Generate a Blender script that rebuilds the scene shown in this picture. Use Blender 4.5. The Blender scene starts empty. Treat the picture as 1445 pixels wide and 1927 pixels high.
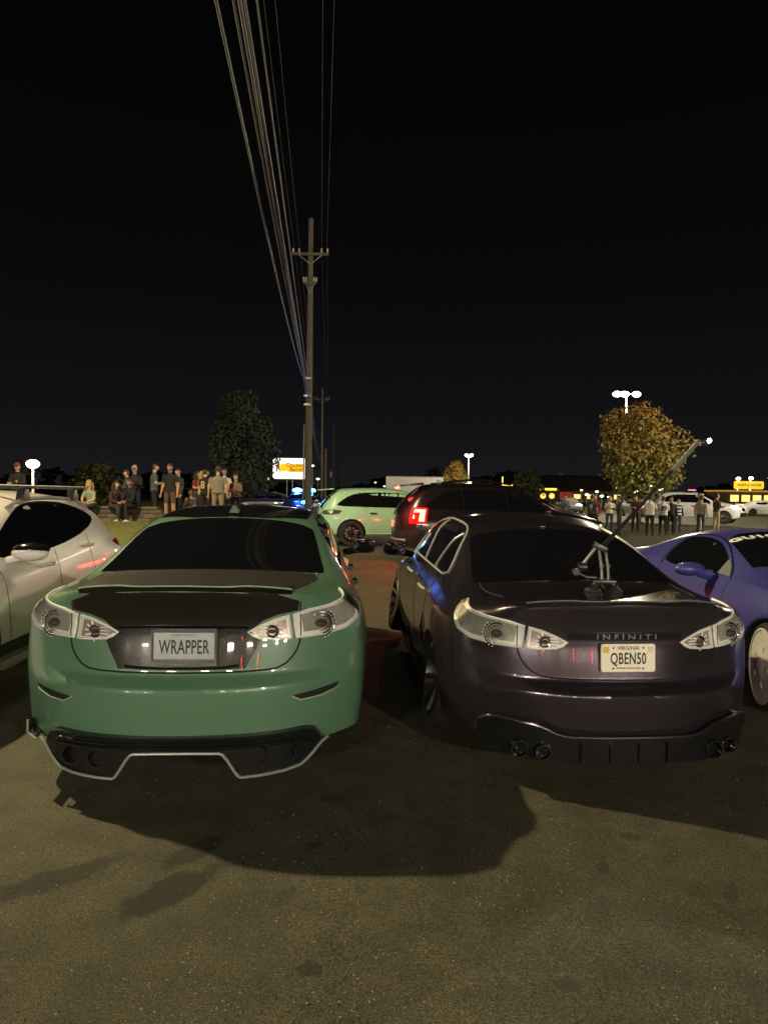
import bpy, bmesh, math, random
from mathutils import Vector, Matrix, geometry, noise
from mathutils.bvhtree import BVHTree
R = math.radians
scn = bpy.context.scene
col = scn.collection
random.seed(7)

# ------------------------------------------------------------------ camera
cam_d = bpy.data.cameras.new('camera')
cam = bpy.data.objects.new('camera', cam_d)
col.objects.link(cam)
cam.location = (0, 0, 1.57)
cam.rotation_mode = 'QUATERNION'
_m = Matrix.Rotation(R(90 - 1.70), 4, 'X') @ Matrix.Rotation(R(0.8), 4, 'Z')
cam.rotation_quaternion = _m.to_quaternion()
cam_d.sensor_fit = 'VERTICAL'
cam_d.sensor_height = 36.0
cam_d.lens = 36.0 * 1300 / 1927
cam_d.clip_end = 3000
scn.camera = cam

# ------------------------------------------------------------------ night sky
wd = bpy.data.worlds.new('World')
scn.world = wd
wd.use_nodes = True
nt = wd.node_tree
nt.nodes.clear()
wo = nt.nodes.new('ShaderNodeOutputWorld')
bg = nt.nodes.new('ShaderNodeBackground')
tc = nt.nodes.new('ShaderNodeTexCoord')
sx = nt.nodes.new('ShaderNodeSeparateXYZ')
cr = nt.nodes.new('ShaderNodeValToRGB')
nt.links.new(tc.outputs['Generated'], sx.inputs[0])
nt.links.new(sx.outputs['Z'], cr.inputs[0])
nt.links.new(cr.outputs[0], bg.inputs[0])
nt.links.new(bg.outputs[0], wo.inputs[0])
cr.color_ramp.elements[0].position = 0.0
cr.color_ramp.elements[0].color = (0.0105, 0.0098, 0.0113, 1)
cr.color_ramp.elements[1].position = 0.55
cr.color_ramp.elements[1].color = (0.0012, 0.0012, 0.0014, 1)
e = cr.color_ramp.elements.new(0.10); e.color = (0.0060, 0.0057, 0.0068, 1)
e = cr.color_ramp.elements.new(0.28); e.color = (0.0028, 0.0028, 0.0031, 1)
bg.inputs[1].default_value = 1.0

scn.view_settings.view_transform = 'Standard'
scn.view_settings.look = 'None'
scn.view_settings.exposure = 0.0
scn.view_settings.gamma = 1.0
scn.view_settings.use_curve_mapping = False
try:
    scn.cycles.use_denoising = True
    scn.cycles.max_bounces = 6
    scn.cycles.sample_clamp_indirect = 3.0
except Exception:
    pass

# ------------------------------------------------------------------ helpers
def lin(r, g, b):
    f = lambda c: (c / 12.92) if c <= 0.04045 else ((c + 0.055) / 1.055) ** 2.4
    return (f(r / 255), f(g / 255), f(b / 255))

MATS = {}
def mat(name, c=(.5, .5, .5), rough=.5, metal=0., coat=0., emit=None, es=0., spec=.5, var=.12, vscale=6., bump=0., bscale=60., crough=.05):
    if name in MATS:
        return MATS[name]
    m = bpy.data.materials.new(name)
    m.use_nodes = True
    n = m.node_tree.nodes; l = m.node_tree.links
    p = n['Principled BSDF']
    p.inputs['Roughness'].default_value = rough
    p.inputs['Metallic'].default_value = metal
    p.inputs['Coat Weight'].default_value = coat
    p.inputs['Coat Roughness'].default_value = crough
    p.inputs['Specular IOR Level'].default_value = spec
    t = n.new('ShaderNodeTexCoord')
    nz = n.new('ShaderNodeTexNoise')
    nz.inputs['Scale'].default_value = vscale
    nz.inputs['Detail'].default_value = 5
    l.new(t.outputs['Object'], nz.inputs['Vector'])
    mx = n.new('ShaderNodeMix'); mx.data_type = 'RGBA'
    mx.inputs[6].default_value = (c[0] * (1 - var), c[1] * (1 - var), c[2] * (1 - var), 1)
    mx.inputs[7].default_value = (min(1, c[0] * (1 + var)), min(1, c[1] * (1 + var)), min(1, c[2] * (1 + var)), 1)
    l.new(nz.outputs['Fac'], mx.inputs[0])
    l.new(mx.outputs[2], p.inputs['Base Color'])
    if bump:
        n2 = n.new('ShaderNodeTexNoise'); n2.inputs['Scale'].default_value = bscale
        n2.inputs['Detail'].default_value = 4
        l.new(t.outputs['Object'], n2.inputs['Vector'])
        b = n.new('ShaderNodeBump'); b.inputs['Strength'].default_value = bump
        b.inputs['Distance'].default_value = .02
        l.new(n2.outputs['Fac'], b.inputs['Height'])
        l.new(b.outputs[0], p.inputs['Normal'])
    if emit:
        p.inputs['Emission Color'].default_value = (*emit, 1)
        p.inputs['Emission Strength'].default_value = es
    MATS[name] = m
    return m

def lens_mat(name, tint=(1, 1, 1), refl=.9):
    if name in MATS:
        return MATS[name]
    m = bpy.data.materials.new(name); m.use_nodes = True
    n = m.node_tree.nodes; l = m.node_tree.links; n.clear()
    o = n.new('ShaderNodeOutputMaterial'); mx = n.new('ShaderNodeMixShader')
    tr = n.new('ShaderNodeBsdfTransparent'); tr.inputs[0].default_value = (*tint, 1)
    gl = n.new('ShaderNodeBsdfGlossy'); gl.inputs['Roughness'].default_value = .04
    fr = n.new('ShaderNodeFresnel'); fr.inputs[0].default_value = 1.5
    l.new(fr.outputs[0], mx.inputs[0]); l.new(tr.outputs[0], mx.inputs[1]); l.new(gl.outputs[0], mx.inputs[2])
    l.new(mx.outputs[0], o.inputs[0])
    MATS[name] = m
    return m

class MB:
    def __init__(s):
        s.v = []; s.f = []; s.mi = []
    def add(s, vs, fs, mi=0):
        o = len(s.v)
        s.v += [tuple(v) for v in vs]
        s.f += [tuple(i + o for i in f) for f in fs]
        s.mi += [mi] * len(fs)
        return s
    def box(s, c, d, rot=None, mi=0):
        vs = []
        for x in (-.5, .5):
            for y in (-.5, .5):
                for z in (-.5, .5):
                    v = Vector((x * d[0], y * d[1], z * d[2]))
                    if rot is not None: v = rot @ v
                    vs.append(v + Vector(c))
        return s.add(vs, [(0, 1, 3, 2), (4, 6, 7, 5), (0, 4, 5, 1), (2, 3, 7, 6), (0, 2, 6, 4), (1, 5, 7, 3)], mi)
    def tube(s, pts, r, n=8, mi=0, caps=True, closed=False, flat=1.0):
        pts = [Vector(p) for p in pts]
        rs = r if isinstance(r, (list, tuple)) else [r] * len(pts)
        rings = []; N = len(pts); up = None
        for i, p in enumerate(pts):
            if closed: d = pts[(i + 1) % N] - pts[i - 1]
            else: d = pts[min(i + 1, N - 1)] - pts[max(i - 1, 0)]
            if d.length < 1e-9: d = Vector((0, 0, 1))
            d.normalize()
            if up is None:
                up = Vector((0, 0, 1)) if abs(d.z) < .9 else Vector((1, 0, 0))
            a = d.cross(up)
            if a.length < 1e-6: a = d.cross(Vector((0, 1, 0)))
            a.normalize(); b = a.cross(d).normalized(); up = b
            rings.append([p + (a * math.cos(2 * math.pi * k / n) + b * (flat * math.sin(2 * math.pi * k / n))) * rs[i] for k in range(n)])
        vs = [v for rg in rings for v in rg]; fs = []
        for i in range(N if closed else N - 1):
            j = (i + 1) % N
            for k in range(n):
                k2 = (k + 1) % n
                fs.append((i * n + k, i * n + k2, j * n + k2, j * n + k))
        if caps and not closed:
            fs.append(tuple(range(n - 1, -1, -1))); fs.append(tuple((N - 1) * n + k for k in range(n)))
        return s.add(vs, fs, mi)
    def sphere(s, c, r, nu=12, nv=8, mi=0, rot=None):
        r = (r, r, r) if not isinstance(r, (list, tuple)) else r
        vs = []; fs = []
        for i in range(nv + 1):
            th = math.pi * i / nv
            for k in range(nu):
                ph = 2 * math.pi * k / nu
                v = Vector((r[0] * math.sin(th) * math.cos(ph), r[1] * math.sin(th) * math.sin(ph), r[2] * math.cos(th)))
                if rot is not None: v = rot @ v
                vs.append(v + Vector(c))
        for i in range(nv):
            for k in range(nu):
                k2 = (k + 1) % nu
                fs.append((i * nu + k, (i + 1) * nu + k, (i + 1) * nu + k2, i * nu + k2))
        return s.add(vs, fs, mi)
    def lathe(s, prof, axis='x', c=(0, 0, 0), n=32, mi=0, closed=True):
        vs = []; fs = []; P = len(prof)
        for k in range(n):
            a = 2 * math.pi * k / n
            for (r, h) in prof:
                u, w = r * math.cos(a), r * math.sin(a)
                v = {'x': (h, u, w), 'y': (u, h, w), 'z': (u, w, h)}[axis]
                vs.append(Vector(v) + Vector(c))
        for k in range(n):
            k2 = (k + 1) % n
            for i in range(P if closed else P - 1):
                i2 = (i + 1) % P
                fs.append((k * P + i, k * P + i2, k2 * P + i2, k2 * P + i))
        return s.add(vs, fs, mi)
    def prism(s, poly, y0, y1, plane='xz', mi=0):
        n = len(poly)
        def pt(p, d): return (p[0], d, p[1]) if plane == 'xz' else ((d, p[0], p[1]) if plane == 'yz' else (p[0], p[1], d))
        vs = [pt(p, y0) for p in poly] + [pt(p, y1) for p in poly]
        fs = [tuple(range(n - 1, -1, -1)), tuple(range(n, 2 * n))]
        for i in range(n):
            j = (i + 1) % n
            fs.append((i, j, n + j, n + i))
        return s.add(vs, fs, mi)
    def build(s, name, mats, parent=None, smooth=True, angle=40, bevel=0, fixn=True):
        me = bpy.data.meshes.new(name)
        me.from_pydata(s.v, [], s.f)
        mats = mats if isinstance(mats, (list, tuple)) else [mats]
        for m in mats: me.materials.append(m)
        if len(mats) > 1: me.polygons.foreach_set('material_index', s.mi)
        if fixn:
            bm = bmesh.new(); bm.from_mesh(me)
            bmesh.ops.remove_doubles(bm, verts=bm.verts, dist=1e-6)
            bmesh.ops.recalc_face_normals(bm, faces=bm.faces)
            if bevel:
                es = [e_ for e_ in bm.edges if len(e_.link_faces) == 2 and e_.calc_face_angle(0) > R(35)]
                try: bmesh.ops.bevel(bm, geom=es, offset=bevel, segments=2, affect='EDGES', profile=.6)
                except Exception: pass
            bm.to_mesh(me); bm.free()
        if smooth:
            me.shade_smooth()
            try: me.set_sharp_from_angle(angle=R(angle))
            except Exception: pass
        o = bpy.data.objects.new(name, me)
        col.objects.link(o)
        if parent: o.parent = parent
        return o

def tag(o, label=None, cat=None, group=None, kind=None):
    if label: o['label'] = label
    if cat: o['category'] = cat
    if group: o['group'] = group
    if kind: o['kind'] = kind
    return o

def empty(name, loc=(0, 0, 0), rz=0., label=None, cat=None, group=None):
    o = bpy.data.objects.new(name, None); col.objects.link(o)
    o.location = loc; o.rotation_euler = (0, 0, rz)
    o.empty_display_size = .1
    return tag(o, label, cat, group)

def copy_tree(o, parent=None):
    c = o.copy(); col.objects.link(c); c.parent = parent
    for ch in list(o.children): copy_tree(ch, c)
    return c

def text(name, body, size, m, parent=None, mtx=Matrix(), sx=1., ext=.001, bold=0., space=1.):
    cu = bpy.data.curves.new(name, 'FONT')
    cu.body = body; cu.size = size; cu.align_x = 'CENTER'; cu.align_y = 'CENTER'
    cu.extrude = ext; cu.offset = bold; cu.space_character = space; cu.resolution_u = 3
    t = bpy.data.objects.new('tmp', cu); col.objects.link(t)
    dg = bpy.context.evaluated_depsgraph_get()
    me = bpy.data.meshes.new_from_object(t.evaluated_get(dg))
    bpy.data.objects.remove(t); bpy.data.curves.remove(cu)
    me.transform(mtx @ Matrix.Diagonal((sx, 1, 1, 1)))
    me.materials.clear(); me.materials.append(m)
    o = bpy.data.objects.new(name, me); col.objects.link(o)
    if parent: o.parent = parent
    return o
FACE_REAR = Matrix.Rotation(R(90), 4, 'X')            # text plane facing -y, reading left to right along +x

def ip(pts, y):
    if y <= pts[0][0]: return pts[0][1]
    for (a, b), (c, d) in zip(pts, pts[1:]):
        if y <= c: return b + (d - b) * (y - a) / (c - a)
    return pts[-1][1]
def sst(a, b, x):
    t = max(0., min(1., (x - a) / (b - a))); return t * t * (3 - 2 * t)

def gz(x, y):                                          # the lie of the land
    z = -.16 * (1 - math.exp(-max(0, x) / 2.5))
    z += .52 * sst(-3.9, -4.9, x) * sst(14.5, 19.5, y) * (1 - sst(27, 34, y))
    return z

# ------------------------------------------------------------------ materials
black_glass = mat('tinted_glass', (.005, .005, .007), .05, spec=.28, var=.05)
gloss_black = mat('gloss_black', (.008, .008, .009), .12, coat=.6, var=.2)
satin_black = mat('satin_black', (.012, .012, .013), .45, var=.3)
rubber = mat('tyre_rubber', (.014, .014, .014), .75, var=.3, bump=.15)
chrome = mat('chrome', (.75, .75, .74), .12, metal=1., var=.03)
dark_alloy = mat('dark_alloy', (.09, .09, .095), .3, metal=.9, var=.1)
silver_alloy = mat('silver_alloy', (.5, .5, .52), .28, metal=.9, var=.1)
well = mat('wheel_well_black', (.006, .006, .006), .9, var=.2)
gap_m = mat('panel_gap_black', (.004, .004, .004), .8)
clear_lens = lens_mat('clear_lamp_lens')
lamp_silver = mat('lamp_reflector', (.85, .84, .78), .35, metal=.15, var=.1, vscale=25)
lamp_dark = mat('lamp_inner_smoke', (.10, .10, .10), .2, metal=.6, var=.3, vscale=30)
steel = mat('galvanised_steel', (.3, .3, .31), .45, metal=.6)
letter_black = mat('black_print', (.01, .01, .012), .5)
white_paint = mat('white_print', (.75, .74, .70), .5)

# ------------------------------------------------------------------ car builder
def catmull(verts, faces, level, creases):
    me = bpy.data.meshes.new('cage'); me.from_pydata(verts, [], faces)
    bm = bmesh.new(); bm.from_mesh(me)
    bmesh.ops.remove_doubles(bm, verts=bm.verts, dist=1e-5)
    bmesh.ops.recalc_face_normals(bm, faces=bm.faces)
    cl = bm.edges.layers.float.get('crease_edge') or bm.edges.layers.float.new('crease_edge')
    ks = {}
    for a, b, w in creases:
        ks[tuple(sorted((tuple(round(c, 4) for c in a), tuple(round(c, 4) for c in b))))] = w
    for e_ in bm.edges:
        k = tuple(sorted((tuple(round(c, 4) for c in e_.verts[0].co), tuple(round(c, 4) for c in e_.verts[1].co))))
        if k in ks: e_[cl] = ks[k]
    bm.to_mesh(me); bm.free()
    o = bpy.data.objects.new('cage', me); col.objects.link(o)
    md = o.modifiers.new('s', 'SUBSURF'); md.levels = level; md.render_levels = level
    dg = bpy.context.evaluated_depsgraph_get()
    me2 = bpy.data.meshes.new_from_object(o.evaluated_get(dg))
    bpy.data.objects.remove(o)
    return me2

def car_shell(S, level):
    """quad cage of a closed car shell: floor, lid and a wall ring of levels; local y runs from the tail (0) to the nose"""
    ys = S['ys']; I = len(ys) - 1
    LV = S['levels']; K = len(LV)
    F = [1., .93, .8, .58, .3, 0.]; J = 5
    p = S.get('p', 3.2)
    yr0 = ys[0]; yf0 = ys[-1]
    def wk(k, y): return ip(S['W'], y) * LV[k]['s'] if k < K - 1 else ip(S['wb'], y)
    def zk(k, y):
        L_ = LV[k]
        if k == K - 1: return ip(S['zb'], y)
        a = 1 - sst(yr0, yr0 + .8, y); b = sst(yf0 - .9, yf0, y)
        return L_['zs'] * (1 - a - b) + L_['zr'] * a + L_['zf'] * b
    wall = {}
    for k in range(K):
        for i, y in enumerate(ys): wall[k, 's', i] = (wk(k, y), y, zk(k, y))
        for side, y0, ye in (('r', yr0, LV[k]['yr']), ('f', yf0, LV[k]['yf'])):
            for j in range(J + 1):
                f = F[j]
                z = zk(k, y0)
                if k == K - 1: z = z + (ip(S['zt'], ye) - z) * (1 - f ** S.get('lipp', 2.2))
                elif k == K - 2 and S.get('arc'): z = z + S['arc'] * (1 - f ** 2)
                wall[k, side, j] = (wk(k, y0) * f, ye + (y0 - ye) * f ** p, z)
    lid = {}
    for i, y in enumerate(ys):
        wb, zb, wr, zr, zt = (ip(S[q], y) for q in ('wb', 'zb', 'wr', 'zr', 'zt'))
        lid[i] = [(wb, y, zb), (wb + (wr - wb) * .16, y, zb + (zr - zb) * .22), (wb + (wr - wb) * .6, y, zb + (zr - zb) * .66),
                  (wr, y, zr), (wr * .55, y, zt - .22 * (zt - zr)), (0, y, zt)]
    lid[0] = [wall[K - 1, 'r', j] for j in range(J + 1)]
    lid[I] = [wall[K - 1, 'f', j] for j in range(J + 1)]
    bot = {}
    for i, y in enumerate(ys):
        w, z = wk(0, y), zk(0, y)
        bot[i] = [(w * F[j], y, z) for j in range(J + 1)]
    bot[0] = [wall[0, 'r', j] for j in range(J + 1)]
    bot[I] = [wall[0, 'f', j] for j in range(J + 1)]
    V = []; Fc = []
    def quad(a, b, c, d):
        for s in (1, -1):
            o = len(V)
            V.extend([(s * q[0], q[1], q[2]) for q in (a, b, c, d)])
            Fc.append((o, o + 1, o + 2, o + 3) if s == 1 else (o + 3, o + 2, o + 1, o))
    for k in range(K - 1):
        for i in range(I): quad(wall[k, 's', i], wall[k, 's', i + 1], wall[k + 1, 's', i + 1], wall[k + 1, 's', i])
        for sd in 'rf':
            for j in range(J): quad(wall[k, sd, j], wall[k, sd, j + 1], wall[k + 1, sd, j + 1], wall[k + 1, sd, j])
    for g in (lid, bot):
        for i in range(I):
            for j in range(J): quad(g[i][j], g[i + 1][j], g[i + 1][j + 1], g[i][j + 1])
    cre = []
    for k, sd, w in S.get('creases', []):
        if sd in 'rf':
            for j in range(J):
                a, b = wall[k, sd, j], wall[k, sd, j + 1]
                cre.append((a, b, w)); cre.append(((-a[0], a[1], a[2]), (-b[0], b[1], b[2]), w))
        else:
            for i in range(I):
                a, b = wall[k, 's', i], wall[k, 's', i + 1]
                cre.append((a, b, w)); cre.append(((-a[0], a[1], a[2]), (-b[0], b[1], b[2]), w))
    return catmull(V, Fc, level, cre)

def chaikin(poly, n=2, closed=True):
    for _ in range(n):
        out = []
        N = len(poly)
        for i in range(N if closed else N - 1):
            a, b = poly[i], poly[(i + 1) % N]
            out.append((a[0] * .75 + b[0] * .25, a[1] * .75 + b[1] * .25))
            out.append((a[0] * .25 + b[0] * .75, a[1] * .25 + b[1] * .75))
        if not closed: out = [poly[0]] + out + [poly[-1]]
        poly = out
    return poly
def densify(poly, d, closed=True):
    out = []
    N = len(poly)
    for i in range(N if closed else N - 1):
        a, b = Vector(poly[i]), Vector(poly[(i + 1) % N])
        n = max(1, int((b - a).length / d))
        for k in range(n): out.append(tuple(a + (b - a) * k / n))
    if not closed: out.append(tuple(poly[-1]))
    return out
def inside(p, poly):
    c = False; n = len(poly); x, y = p
    j = n - 1
    for i in range(n):
        if (poly[i][1] > y) != (poly[j][1] > y) and x < (poly[j][0] - poly[i][0]) * (y - poly[i][1]) / (poly[j][1] - poly[i][1]) + poly[i][0]: c = not c
        j = i
    return c

class Car:
    WRAP_Y = 1.25
    def __init__(s, name, S, paint, loc, rz, label, cat='car', group=None, level=3, pitch=0.):
        s.S = S
        s.root = empty(name, loc, rz, label, cat, group)
        s.root.rotation_euler = (pitch, 0, rz)
        me = car_shell(S, level)
        bm = bmesh.new(); bm.from_mesh(me); bmesh.ops.triangulate(bm, faces=bm.faces)
        s.bvh = BVHTree.FromBMesh(bm); bm.free()
        me.materials.clear(); me.materials.append(paint); me.materials.append(well)
        o = bpy.data.objects.new('body', me); col.objects.link(o)
        # wheel arches
        cb = MB()
        for ya, r, z in S['arches']:
            for sg in (1, -1):
                cb.lathe([(0.0, sg * .5), (r, sg * .5), (r, sg * 1.3), (0.0, sg * 1.3)], 'x', (0, ya, z), n=40 if level > 2 else 24)
        co = cb.build('cut', well, None, smooth=False)
        bo = o.modifiers.new('b', 'BOOLEAN'); bo.operation = 'DIFFERENCE'; bo.object = co; bo.solver = 'EXACT'
        dg = bpy.context.evaluated_depsgraph_get()
        me2 = bpy.data.meshes.new_from_object(o.evaluated_get(dg))
        bpy.data.objects.remove(co)
        me2.materials.clear(); me2.materials.append(paint); me2.materials.append(well)
        for pl in me2.polygons:
            c = pl.center; pl.material_index = 0
            for ya, r, z in S['arches']:
                if abs(c.x) > .49 and (c.y - ya) ** 2 + (c.z - z) ** 2 < (r + .0008) ** 2 and abs(c.x) < 1.2:
                    pl.material_index = 1
            if c.z < S.get('sillz', 0) : pl.material_index = 1
        me2.shade_smooth()
        me2.set_sharp_from_angle(angle=R(38))
        o.modifiers.clear(); o.data = me2; o.parent = s.root
        s.body = o
    def cast(s, pr, u, v):
        if pr == 'rear': o, d = (u, -4, v), (0, 1, 0)
        elif pr == 'front': o, d = (u, 10, v), (0, -1, 0)
        elif pr == 'right': o, d = (4, u, v), (-1, 0, 0)
        elif pr == 'left': o, d = (-4, u, v), (1, 0, 0)
        elif pr == 'top': o, d = (u, v, 4), (0, 0, -1)
        elif pr == 'wrap':
            a = u / 1.1; dv = Vector((math.sin(a), -math.cos(a), 0))
            o = Vector((0, s.WRAP_Y, v)) + dv * 4; d = -dv
        elif pr == 'wrapf':
            yc = s.S['L'] - 1.25; a = u / 1.1; dv = Vector((math.sin(a), math.cos(a), 0))
            o = Vector((0, yc, v)) + dv * 4; d = -dv
        h = s.bvh.ray_cast(Vector(o), Vector(d))
        while pr == 'rear' and h[0] is not None and h[0].y > .42 and v > .5:
            v -= .008; h = s.bvh.ray_cast(Vector((u, -4, v)), Vector(d))
        if h[0] is None:
            h = s.bvh.find_nearest(Vector(o) + Vector(d) * 3.2)
        return Vector(h[0]), Vector(h[1])
    def patch(s, name, pr, poly, m, off=.003, parent=None, grid=.05, smooth=0, skirt=.012, label=None):
        if smooth: poly = chaikin(poly, smooth)
        poly = densify(poly, grid)
        n = len(poly)
        xs = [p[0] for p in poly]; zs = [p[1] for p in poly]
        pts = [Vector(p) for p in poly]
        gx = int((max(xs) - min(xs)) / grid) + 1; gy = int((max(zs) - min(zs)) / grid) + 1
        for a in range(1, gx + 1):
            for b in range(1, gy + 1):
                q = (min(xs) + (a - .5) * grid, min(zs) + (b - .5) * grid)
                if inside(q, poly) and min((q[0] - p[0]) ** 2 + (q[1] - p[1]) ** 2 for p in poly) > (grid * .45) ** 2:
                    pts.append(Vector(q))
        r = geometry.delaunay_2d_cdt(pts, [(i, (i + 1) % n) for i in range(n)], [], 1, 1e-6)
        v2, ed, fc = r[0], r[1], r[2]
        P = []; NN = []
        for q in v2:
            h, nn = s.cast(pr, q[0], q[1]); P.append(h + nn * off); NN.append(nn)
        b = MB(); b.add(P, fc)
        cnt = {}
        for f in fc:
            for i in range(len(f)):
                a_, b_ = f[i], f[(i + 1) % len(f)]
                cnt[tuple(sorted((a_, b_)))] = cnt.get(tuple(sorted((a_, b_))), 0) + 1
        bd = [e_ for e_, c in cnt.items() if c == 1]
        idx = {}
        for e_ in bd:
            for i in e_:
                if i not in idx:
                    idx[i] = len(b.v); b.v.append(tuple(P[i] - NN[i] * skirt))
        for a_, b_ in bd:
            b.f.append((a_, b_, idx[b_], idx[a_])); b.mi.append(0)
        o = b.build(name, m, parent or s.root, angle=50)
        if label: o['label'] = label
        return o
    def strip(s, name, pr, line, m, r=.006, off=0., parent=None, closed=False, grid=.04, flat=1., smooth=0):
        if smooth: line = chaikin(line, smooth, closed)
        line = densify(line, grid, closed)
        P = []
        for u, v in line:
            h, nn = s.cast(pr, u, v); P.append(h + nn * off)
        return MB().tube(P, r, 6, closed=closed, flat=flat).build(name, m, parent or s.root)
    def both(s, fn):
        for sg in (1, -1): fn(sg)
    def wheel(s, x, y, z, r, w, rim_r, mrim, camber=0., steer=0., spokes=10, disc=False, cap=None, simple=False):
        sg = 1 if x > 0 else -1
        wr = bpy.data.objects.new('wheel', None); col.objects.link(wr); wr.parent = s.root
        wr.location = (x, y, z); wr.rotation_euler = (0, sg * -camber, steer)
        n = 20 if simple else 40
        h = w / 2
        # local +x*sg is the outer face
        prof = [(rim_r, -h), (r - .02, -h), (r, -h + .03), (r, h - .03), (r - .02, h), (rim_r + .015, h + .004), (rim_r, h - .004)]
        MB().lathe([(a, sg * b) for a, b in prof], 'x', n=n).build('tyre', rubber, wr)
        m = MB()
        m.lathe([(rim_r, sg * (h + .002)), (rim_r - .018, sg * (h + .006)), (rim_r - .03, sg * (h - .05)), (rim_r - .03, sg * -h), (rim_r, sg * -h)], 'x', n=n)
        if disc:
            m.lathe([(.001, sg * (h + .02)), (.06, sg * (h + .022)), (.08, sg * (h + .008)), (rim_r * .7, sg * (h + .004)), (rim_r - .012, sg * (h - .004)), (rim_r - .012, sg * (h - .02)), (.001, sg * (h - .02))], 'x', n=n)
            for k in range(5):
                a = 2 * math.pi * k / 5
                m.box((sg * (h + .008), .05 * math.cos(a) * 3.0, .05 * math.sin(a) * 3.0), (.012, .05, .03), Matrix.Rotation(a, 3, 'X'), 0)
        else:
            m.lathe([(.001, sg * (h - .03)), (.05, sg * (h - .03)), (.075, sg * (h - .05)), (.075, sg * (h - .09)), (.001, sg * (h - .09))], 'x', n=16)
            for k in range(spokes):
                a = 2 * math.pi * k / spokes
                rot = Matrix.Rotation(a, 3, 'X')
                p0 = rot @ Vector((sg * (h - .055), 0, .05)); p1 = rot @ Vector((sg * (h - .012), 0, rim_r - .02))
                m.tube([p0, (p0 + p1) / 2, p1], [.026, .018, .024], 6)
        m.build('rim', mrim, wr)
        if not disc:
            MB().lathe([(.001, sg * (h - .16)), (rim_r * .72, sg * (h - .16)), (rim_r * .72, sg * (h - .175)), (.001, sg * (h - .175))], 'x', n=24).build('brake_disc', steel, wr)
        return wr
    def mirror(s, sg, x, y, z, m, size=(.24, .12, .15), glass='r'):
        b = MB()
        b.sphere((0, 0, 0), (1, 1, 1), 24, 14)
        pw = lambda q, e_: math.copysign(abs(q) ** e_, q)
        b.v = [(sg * x + pw(vx, .45) * size[0] * .46, y + max(pw(vy, .7) * size[1] * .5, -size[1] * .28), z + pw(vz, .55) * size[2] * (.46 - .05 * sg * vx)) for vx, vy, vz in b.v]
        b.tube([(sg * (x - size[0] * .3), y, z - size[2] * .25), (sg * (x - size[0] * .8), y + .02, z - size[2] * .45)], [.035, .03], 8)
        o = b.build('wing_mirror', m, s.root)
        g = MB(); g.sphere((sg * x, y - size[1] * .285, z), (size[0] * .4, .004, size[2] * .38), 16, 8)
        g.build('mirror_glass', chrome if glass == 'c' else black_glass, o)
        return o

# ------------------------------------------------------------------ car shapes
def lv(zr, zs, zf, s, yr, yf): return dict(zr=zr, zs=zs, zf=zf, s=s, yr=yr, yf=yf)
SEDAN = dict(L=4.79, p=3.0, lipp=2.6,
    ys=[.46, .62, .86, 1.08, 1.3, 1.55, 1.9, 2.4, 2.9, 3.25, 3.7, 4.0, 4.2, 4.38],
    zt=[(.07, 1.085), (.3, 1.07), (.62, 1.055), (.86, 1.055), (1.0, 1.10), (1.3, 1.25), (1.55, 1.345), (1.9, 1.42), (2.4, 1.443), (2.9, 1.40), (3.25, 1.25), (3.7, 1.02), (4.1, .95), (4.45, .86), (4.7, .76)],
    zb=[(.46, .975), (.86, .985), (1.3, .975), (2, .95), (3, .93), (3.7, .90), (4.38, .76)],
    wb=[(.46, .825), (.86, .855), (1.3, .845), (2, .81), (3, .80), (3.7, .79), (4.38, .74)],
    W=[(.46, .925), (.8, .962), (1.2, .96), (1.9, .90), (2.6, .88), (3.3, .89), (3.9, .91), (4.38, .86)],
    wr=[(.46, .68), (.86, .69), (1.08, .68), (1.55, .635), (1.9, .625), (2.5, .63), (2.9, .635), (3.25, .66), (3.7, .68), (4.38, .6)],
    zr=[(.46, 1.03), (.86, 1.03), (1.08, 1.095), (1.3, 1.19), (1.55, 1.28), (1.9, 1.365), (2.4, 1.39), (2.9, 1.345), (3.25, 1.20), (3.7, .985), (4.0, .93), (4.38, .80)],
    levels=[lv(.262, .20, .22, .97, .025, 4.66), lv(.40, .36, .36, .99, .01, 4.76), lv(.585, .52, .5, 1.0, .0, 4.79),
            lv(.635, .62, .58, 1.0, .075, 4.78), lv(.78, .75, .66, .995, .10, 4.76), lv(.90, .87, .72, .965, .125, 4.74), lv(0, 0, 0, 1, .07, 4.68)],
    creases=[(6, 'r', .9), (2, 'r', .72), (3, 'r', .55), (0, 'r', 1.), (0, 's', .9), (5, 's', .45)],
    arches=[(1.08, .375, .33), (3.93, .375, .33)])
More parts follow.
